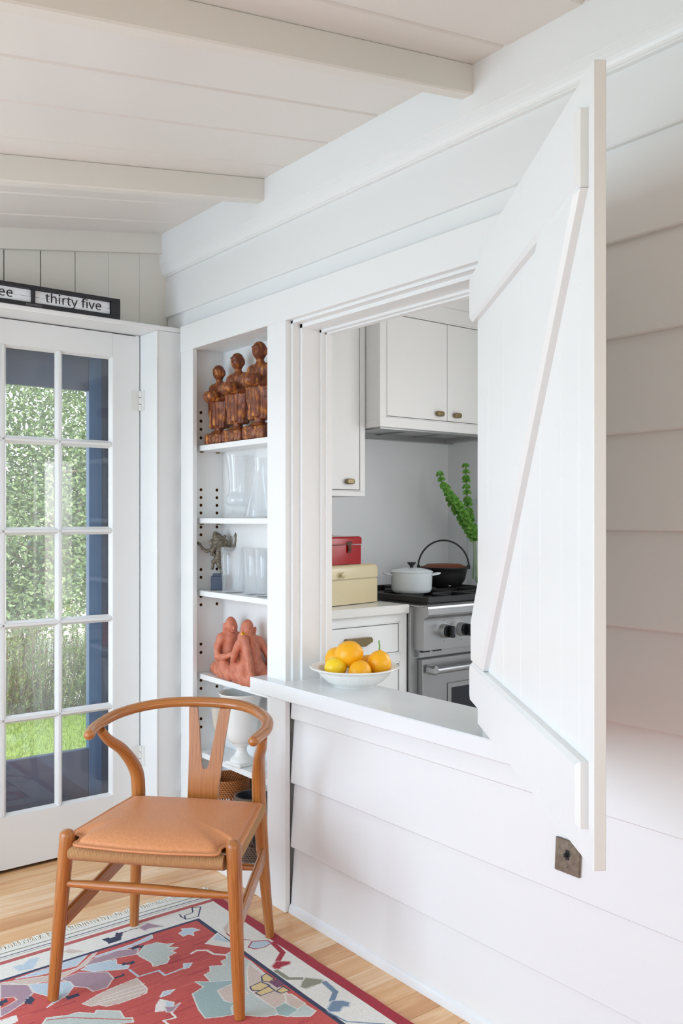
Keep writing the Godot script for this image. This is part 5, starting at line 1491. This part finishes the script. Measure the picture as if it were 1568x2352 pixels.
func kitchen_things():
	# cream bread bin and red tin on top of it, both turned a little from the worktop's edge
	var ang = 0.165
	var right = V(cos(ang), 0, -sin(ang))
	var fr = V(0.925, 0.915, 0.262)      # front right foot of the bin
	var ctr = fr - right * 0.20 + V(-sin(ang), 0, -cos(ang)) * 0.10
	var b = thing("bread_bin", "cream enamel bread bin with a small round knob on the worktop", "bread bin", V(ctr.x, 0.915, ctr.z), ang)
	var body = []
	for q in [[-0.2, -0.1], [0.2, -0.1], [0.2, 0.1], [-0.2, 0.1]]: body.append(Vector2(q[0], q[1]))
	obj("body", rbox(V(0, 0.057, 0), V(0.40, 0.108, 0.20), 0.022, 0.004), M.enamel_cream, b)
	obj("collar", rbox(V(0, 0.108, 0), V(0.388, 0.016, 0.188), 0.018, 0.0), M.enamel_cream, b)
	obj("lid", dome(V(0, 0.114, 0), V(0.403, 0.060, 0.203), 0.024, 0.026), M.enamel_cream, b)
	obj("lid_knob", MB.new().lathe([Vector2(0.005, 0), Vector2(0.005, 0.008), Vector2(0.012, 0.012), Vector2(0.013, 0.017), Vector2(0.010, 0.021), Vector2(0, 0.022)], 20, Transform3D(Basis(V(1, 0, 0), PI / 2), V(-0.058, 0.132, 0.1005))), M.enamel_cream, b)
	for x in [-0.17, 0.17]:
		obj("foot", MB.new().box(V(x, 0.0015, 0), V(0.03, 0.003, 0.16), 0.001), M.black, b)
	var r = thing("red_tin", "red enamel tin box with a rusty hasp standing on the bread bin", "box", V(ctr.x, 0.915 + 0.1745, ctr.z) + right * -0.035, ang)
	obj("body", rbox(V(0, 0.0435, 0), V(0.268, 0.086, 0.17), 0.012, 0.003), M.enamel_red, r)
	obj("lid", dome(V(0, 0.087, 0), V(0.274, 0.034, 0.176), 0.014, 0.014), M.enamel_red, r)
	obj("hasp", MB.new().box(V(0.045, 0.093, 0.0892), V(0.036, 0.012, 0.002), 0.0005).box(V(0.046, 0.073, 0.0905), V(0.020, 0.046, 0.003), 0.0008).lathe([Vector2(0.007, 0), Vector2(0.008, 0.003), Vector2(0.004, 0.004), Vector2(0, 0.004)], 14, Transform3D(Basis(V(1, 0, 0), PI / 2), V(0.047, 0.067, 0.092))), M.rust, r)
	obj("handle", MB.new().tube(spline([V(0.0, 0.121, 0), V(0.008, 0.131, 0), V(0.02, 0.135, 0.0), V(0.028, 0.127, 0), V(0.03, 0.121, 0)], 5), 0.004, 8), M.rust, r)
	# white dutch oven
	var d = thing("dutch_oven", "small white enamel casserole with loop handles and a black lid knob on the front burner", "pot", V(1.131, 0.946, 0.25), 0.0)
	obj("body", MB.new().lathe([Vector2(0, 0.0), Vector2(0.078, 0.0), Vector2(0.088, 0.005), Vector2(0.0935, 0.018), Vector2(0.0965, 0.090), Vector2(0.0985, 0.094), Vector2(0.094, 0.094), Vector2(0.090, 0.02), Vector2(0, 0.012)], 48), M.enamel_white, d)
	var lid = obj("lid", MB.new().lathe([Vector2(0.0985, 0.0945), Vector2(0.1, 0.097), Vector2(0.094, 0.101), Vector2(0.072, 0.108), Vector2(0.04, 0.1135), Vector2(0.0, 0.1155)], 48), M.enamel_white, d)
	obj("lid_knob", MB.new().lathe([Vector2(0.008, 0.113), Vector2(0.0085, 0.122), Vector2(0.020, 0.135), Vector2(0.022, 0.138), Vector2(0.018, 0.140), Vector2(0, 0.1405)], 24), M.black, lid)
	for s in [-1.0, 1.0]:
		var toR = V(0.787, 0, 0.616) * s
		var up = V(0, 1, 0); var acr = toR.cross(up)
		obj("handle", MB.new().tube(spline([toR * 0.092 + acr * 0.030 + up * 0.082, toR * 0.118 + acr * 0.028 + up * 0.087, toR * 0.129 + acr * 0.0 + up * 0.089, toR * 0.118 - acr * 0.028 + up * 0.087, toR * 0.092 - acr * 0.030 + up * 0.082], 5), Vector2(0.0075, 0.0045), 8, V(0, 1, 0)), M.enamel_white, d)
	# cast-iron pot
	var p = thing("iron_pot", "black cast-iron hanging pot with a wooden lid and tall bail handle on the rear burner", "pot", V(1.50, 0.946, 0.085))
	obj("body", MB.new().lathe([Vector2(0, 0.0), Vector2(0.070, 0.0), Vector2(0.090, 0.010), Vector2(0.106, 0.035), Vector2(0.114, 0.065), Vector2(0.119, 0.088), Vector2(0.124, 0.092), Vector2(0.124, 0.099), Vector2(0.118, 0.100), Vector2(0.108, 0.07), Vector2(0.08, 0.012), Vector2(0, 0.008)], 48), M.iron, p)
	obj("lid", MB.new().lathe([Vector2(0.117, 0.098), Vector2(0.117, 0.101), Vector2(0.086, 0.113), Vector2(0, 0.114)], 8, Transform3D(Basis(V(0, 1, 0), 0.30), Vector3.ZERO), 0.995), M.lid_wood, p)
	var toR2 = V(0.787, 0, 0.616)
	var arc = []
	for i in 25:
		var a = PI * i / 24.0
		arc.append(toR2 * cos(a) * -0.128 + V(0, 0.095 + 0.137 * sin(a), 0))
	obj("bail_handle", MB.new().tube(arc, Vector2(0.0045, 0.0045), 8, V(0, 0, 1)), M.iron, p)
	for s in [-1.0, 1.0]:
		obj("lug", MB.new().box(toR2 * s * 0.126 + V(0, 0.099, 0), V(0.016, 0.022, 0.012), 0.003, Basis(V(0, 1, 0), -0.66)), M.iron, p)
	obj("maker_plate", MB.new().box(V(-0.617, 0, 0.787) * 0.0865 + V(0, 0.0095, 0) + toR2 * 0.02, V(0.012, 0.0035, 0.004), 0.0005, Basis(V(0, 1, 0), -0.66)), M.enamel_white, p)
	# vase of bells of ireland
	var v = thing("flower_vase", "clear glass vase of water holding green flower spikes beside the range", "vase", V(1.775, 0.915, 0.05))
	obj("vase", MB.new().lathe([Vector2(0, 0.0), Vector2(0.045, 0.0), Vector2(0.050, 0.006), Vector2(0.052, 0.08), Vector2(0.044, 0.15), Vector2(0.040, 0.20), Vector2(0.044, 0.255), Vector2(0.0425, 0.256), Vector2(0.0385, 0.20), Vector2(0.0425, 0.15), Vector2(0.050, 0.08), Vector2(0.048, 0.010), Vector2(0, 0.008)], 40), M.clear, v)
	var bell = MB.new()
	bell.st.set_smooth_group(1)
	var wobb = func(t, y): return 1.0 + (0.13 * cos(t * 5.0) if y > 0.014 else 0.0)
	bell.lathe([Vector2(0.0015, 0), Vector2(0.005, 0.004), Vector2(0.011, 0.010), Vector2(0.0165, 0.016), Vector2(0.0215, 0.020)], 15, Transform3D(), -2.0, wobb)
	bell.lathe([Vector2(0.0, 0.006), Vector2(0.003, 0.009), Vector2(0.0035, 0.013), Vector2(0, 0.015)], 8)
	var bm = bell.mesh()
	var stems = [
		["tall green flower spike leaning towards the drawer unit, curling upright", [V(1.77, 0.95, 0.06), V(1.765, 1.16, 0.05), V(1.70, 1.27, 0.06), V(1.62, 1.36, 0.07), V(1.55, 1.42, 0.07), V(1.505, 1.47, 0.07), V(1.495, 1.53, 0.06)]],
		["tallest straight green flower spike in the vase", [V(1.78, 0.96, 0.04), V(1.775, 1.17, 0.04), V(1.735, 1.30, 0.04), V(1.715, 1.42, 0.04), V(1.705, 1.56, 0.04)]],
		["short green flower spike between the two tall ones", [V(1.765, 0.97, 0.035), V(1.76, 1.17, 0.04), V(1.69, 1.29, 0.02), V(1.63, 1.38, 0.0), V(1.605, 1.455, 0.0)]],
		["low green flower spike drooping over the vase's rim", [V(1.79, 0.96, 0.06), V(1.79, 1.17, 0.065), V(1.815, 1.24, 0.075), V(1.82, 1.30, 0.09)]]]
	rg.seed = 21
	for q in stems:
		var base = q[1][0]
		var f = thing("flower_spike", q[0], "flower", base, 0.0, "green flower spikes in the kitchen vase")
		var pts = []
		for x in q[1]: pts.append(x - base)
		var sp = spline(pts, 10)
		obj("stalk", MB.new().tube(sp, 0.0036, 7, V(0, 0, 1)), M.stalk, f)
		var len = 0.0
		for i in range(1, sp.size()): len += sp[i].distance_to(sp[i - 1])
		var run = 0.0; var nxt = 0.225; var wh = 0
		for i in range(1, sp.size()):
			run += sp[i].distance_to(sp[i - 1])
			if run < nxt: continue
			nxt += 0.029; wh += 1
			var tt = (sp[i] - sp[i - 1]).normalized()
			var ax = tt.cross(V(0.2, 0.1, 0.97)).normalized()
			var sc = lerpf(0.88, 0.60, clampf((run - 0.22) / (len - 0.2), 0, 1))
			for k in 5:
				var a = TAU * (k + 0.5 * (wh % 2)) / 5.0 + rg.randf() * 0.3
				var od = (ax * cos(a) + tt.cross(ax) * sin(a))
				var dir = (od + tt * 0.55).normalized()
				var x2 = dir.cross(V(0.3, 0.8, 0.5)).normalized()
				obj("calyx", bm, M.calyx, f, Transform3D(Basis(x2, dir, x2.cross(dir)).scaled_local(Vector3.ONE * sc), sp[i] + od * 0.003))

func rbox(c, s, r, bev):   # box with rounded upright edges
	var m = MB.new()
	var pg = rrect(s.x, s.z, r)
	var top = []
	m.prism(pg, s.y - bev, Transform3D(Basis(V(1, 0, 0), V(0, 0, -1), V(0, 1, 0)), c - V(0, s.y * 0.5, 0)), true)
	return m
func rrect(w, h, r):
	var pg = []
	for q in [[1, 1, 0.0], [-1, 1, PI / 2], [-1, -1, PI], [1, -1, PI * 1.5]]:
		for i in 7:
			var a = q[2] + PI / 2 * i / 6.0
			pg.append(Vector2(q[0] * (w * 0.5 - r) + cos(a) * r, q[1] * (h * 0.5 - r) + sin(a) * r))
	return pg
func dome(c, s, r, round_):   # lid: rounded-rectangle rings drawn in towards the top
	var m = MB.new()
	var rings = [rrect(s.x, s.z, r)]
	var hs = [0.0]
	for i in 8:
		var a = PI / 2 * i / 7.0
		rings.append(rrect(s.x - 2.0 * round_ * (1.0 - cos(a)), s.z - 2.0 * round_ * (1.0 - cos(a)), maxf(r - round_ * (1.0 - cos(a)) * 0.5, 0.004)))
		hs.append(s.y - round_ * 0.8 + round_ * 0.8 * sin(a))
	m.st.set_smooth_group(1)
	for k in rings.size() - 1:
		for i in rings[k].size():
			var j = (i + 1) % rings[k].size()
			var a = rings[k][i]; var b = rings[k][j]; var d = rings[k + 1][i]; var e = rings[k + 1][j]
			m.quad(c + V(a.x, hs[k], -a.y), c + V(b.x, hs[k], -b.y), c + V(e.x, hs[k + 1], -e.y), c + V(d.x, hs[k + 1], -d.y))
	var last = rings[-1]
	for i in last.size():
		var j = (i + 1) % last.size()
		m.tri(c + V(0, hs[-1] + 0.004, 0), c + V(last[i].x, hs[-1], -last[i].y), c + V(last[j].x, hs[-1], -last[j].y))
	return m

# ---------------------------------------------------------------- garden beyond the door
const GY = -0.34
func scatter(called, parent, mesh_, m, xf, cols):
	var mm = MultiMesh.new()
	mm.transform_format = MultiMesh.TRANSFORM_3D
	mm.use_colors = true
	mm.mesh = mesh_
	mm.instance_count = xf.size()
	for i in xf.size():
		mm.set_instance_transform(i, xf[i]); mm.set_instance_color(i, cols[i])
	var o = MultiMeshInstance3D.new()
	o.name = called; o.multimesh = mm; o.material_override = m
	parent.add_child(o, true)
	return meta(o, "", "", "", "stuff")
func leaf_mesh(w):
	var m = MB.new()
	m.st.set_smooth_group(-1)
	var a = V(0, 0, 0); var l = V(-w, 0.4, 0.06); var r = V(w, 0.4, 0.06); var mid = V(0, 0.42, 0.0); var t = V(0, 1, -0.12)
	m.tri(a, mid, l); m.tri(a, r, mid); m.tri(mid, t, l); m.tri(mid, r, t)
	return m.mesh()
func rnd_basis(dir, s):
	var x = dir.cross(V(rg.randf_range(-1, 1), rg.randf_range(-1, 1), rg.randf_range(-1, 1))).normalized()
	return Basis(x, dir, x.cross(dir)).scaled_local(Vector3.ONE * s)
func build_garden():
	rg.seed = 42
	var g = Node3D.new(); g.name = "lawn"; add_child(g)
	meta(g, "sunlit mown lawn beyond the garden door", "lawn", "", "stuff")
	var gm = MB.new()
	gm.span(V(-25, GY - 0.3, -4.05), V(25, GY, -0.4))
	obj("ground", gm, M.lawn, g)
	meta(obj("gravel_path", MB.new().span(V(-25, GY - 0.3, -40), V(25, GY - 0.01, -4.05)), M.stucco), "pale gravel ground behind the rosemary row", "path", "", "structure")
	var blade = MB.new()
	blade.st.set_smooth_group(-1)
	blade.tri(V(-0.09, 0, 0), V(0.09, 0, 0), V(0.0, 1, 0.25))
	var bm = blade.mesh()
	var xf = []; var cs = []
	for i in 36000:
		var p = V(rg.randf_range(-0.9, 2.6), GY, rg.randf_range(-4.0, -1.9))
		xf.append(Transform3D(rnd_basis(V(rg.randf_range(-0.4, 0.4), 1, rg.randf_range(-0.4, 0.4)).normalized(), rg.randf_range(0.016, 0.034)), p))
		cs.append(Color(0.15, 0.27, 0.05).lerp(Color(0.30, 0.38, 0.11), rg.randf()))
	scatter("grass_blades", g, bm, M.leaf, xf, cs)
	var lm = leaf_mesh(0.26); var nm = leaf_mesh(0.07)
	# trees
	var spots = [[V(1.55, GY, -6.3), 2.6, "multi-stemmed leafy tree standing behind the rosemary, middle one of three"], [V(0.35, GY, -6.9), 2.9, "leafy tree behind the rosemary, nearest the hedge end"], [V(2.75, GY, -6.8), 2.8, "leafy tree behind the rosemary, on the house side"]]
	for q in spots:
		var t = thing("garden_tree", q[2], "tree", q[0], 0.0, "trees behind the rosemary")
		var tr = MB.new()
		var ends = []
		for k in 5:
			var a = TAU * k / 5.0 + rg.randf()
			var p1 = V(cos(a) * 0.12, 0.5, sin(a) * 0.12); var p2 = V(cos(a) * 0.42, 1.25, sin(a) * 0.42); var p3 = V(cos(a) * 0.75, 2.3, sin(a) * 0.7)
			var sp = spline([V(cos(a) * 0.03, 0, sin(a) * 0.03), p1, p2, p3], 4)
			var rr = []
			for i in sp.size(): rr.append(lerpf(0.055, 0.014, i / float(sp.size() - 1)))
			tr.tube(sp, rr, 7, V(1, 0, 0))
			for b in 7:
				var s0 = sp[3 + rg.randi() % (sp.size() - 4)]
				var dd = V(rg.randf_range(-1, 1), rg.randf_range(-0.1, 0.9), rg.randf_range(-1, 1)).normalized() * rg.randf_range(0.4, 1.0)
				tr.tube([s0, s0 + dd * 0.5 + V(0, 0.05, 0), s0 + dd], [0.016, 0.010, 0.004], 5, V(1, 0, 0))
				for w in 5: ends.append(s0 + dd * rg.randf_range(0.4, 1.1))
		obj("trunk", tr, M.bark, t)
		xf = []; cs = []
		for i in 30000:
			var p
			if i % 3 == 0: p = ends[rg.randi() % ends.size()] + V(rg.randfn(), rg.randfn(), rg.randfn()) * 0.16
			else:
				p = V(rg.randfn() * 0.66, rg.randf_range(0.0, 1.0), rg.randfn() * 0.66)
				p.y = 0.55 + pow(p.y, 0.8) * (q[1] + 1.1)
			var d = V(rg.randf_range(-1, 1), rg.randf_range(-0.8, 0.6), rg.randf_range(-1, 1)).normalized()
			xf.append(Transform3D(rnd_basis(d, rg.randf_range(0.042, 0.070)), p))
			cs.append(Color(0.15, 0.23, 0.10).lerp(Color(0.34, 0.44, 0.22), rg.randf()))
		scatter("crown", t, lm, M.leaf, xf, cs)
	# rosemary along the bed
	for k in 9:
		var base = V(-1.1 + k * 0.42 + rg.randf() * 0.1, GY, -3.95 - rg.randf() * 0.3)
		var t = thing("rosemary_bush", "feathery grey-green rosemary bush in the row under the trees", "bush", base, 0.0, "rosemary row under the trees")
		xf = []; cs = []
		var stm = MB.new()
		for s in 120:
			var a = rg.randf() * TAU; var lean = rg.randf_range(0.0, 0.22); var hh = rg.randf_range(0.25, 0.80)
			var p0 = V(cos(a) * 0.30 * rg.randf(), 0, sin(a) * 0.30 * rg.randf()); var p1 = p0 + V(cos(a) * lean, hh, sin(a) * lean)
			stm.tube([p0, p0.lerp(p1, 0.5) + V(cos(a), 0, sin(a)) * 0.04, p1], [0.005, 0.004, 0.002], 4, V(1, 0, 0))
			for i in 60:
				var u = rg.randf_range(0.02, 1.0)
				var d = V(rg.randf_range(-1, 1), rg.randf_range(0.2, 1.1), rg.randf_range(-1, 1)).normalized()
				xf.append(Transform3D(rnd_basis(d, rg.randf_range(0.03, 0.06)), p0.lerp(p1, u) + V(cos(a), 0, sin(a)) * 0.04 * sin(u * PI)))
				cs.append(Color(0.16, 0.26, 0.11).lerp(Color(0.36, 0.44, 0.20), rg.randf()))
		obj("stems", stm, M.bark, t)
		scatter("needles", t, nm, M.leaf, xf, cs)
	var h = thing("white_building", "pale stucco neighbouring building glimpsed between the trees", "building", V(3, GY, -9.6))
	obj("wall", MB.new().span(V(-9, 0, -3), V(9, 1.9, 0), 0.02), M.stucco, h)
	for i in 5:
		var wn = obj("window", MB.new().span(V(-6.7 + i * 3.2, 0.5, -0.05), V(-6.0 + i * 3.2, 1.4, 0.02)), M.blue_grey, h)
	obj("roof_edge", MB.new().span(V(-9.2, 1.9, -3.2), V(9.2, 2.02, 0.2), 0.02), M.stucco, h)

func _ready():
	materials()
	M.tumbler = mat(Color(0.97, 0.985, 1.0, 0.04), 0.0)
	M.tumbler.refraction_enabled = true; M.tumbler.refraction_scale = 0.05
	M.tumbler.transparency = BaseMaterial3D.TRANSPARENCY_ALPHA
	setup_view()
	build_room()
	build_doors()
	build_bookcase()
	build_shutter()
	build_rug()
	build_chair()
	build_kitchen()
	figures()
	vessels()
	small_things()
	build_garden()
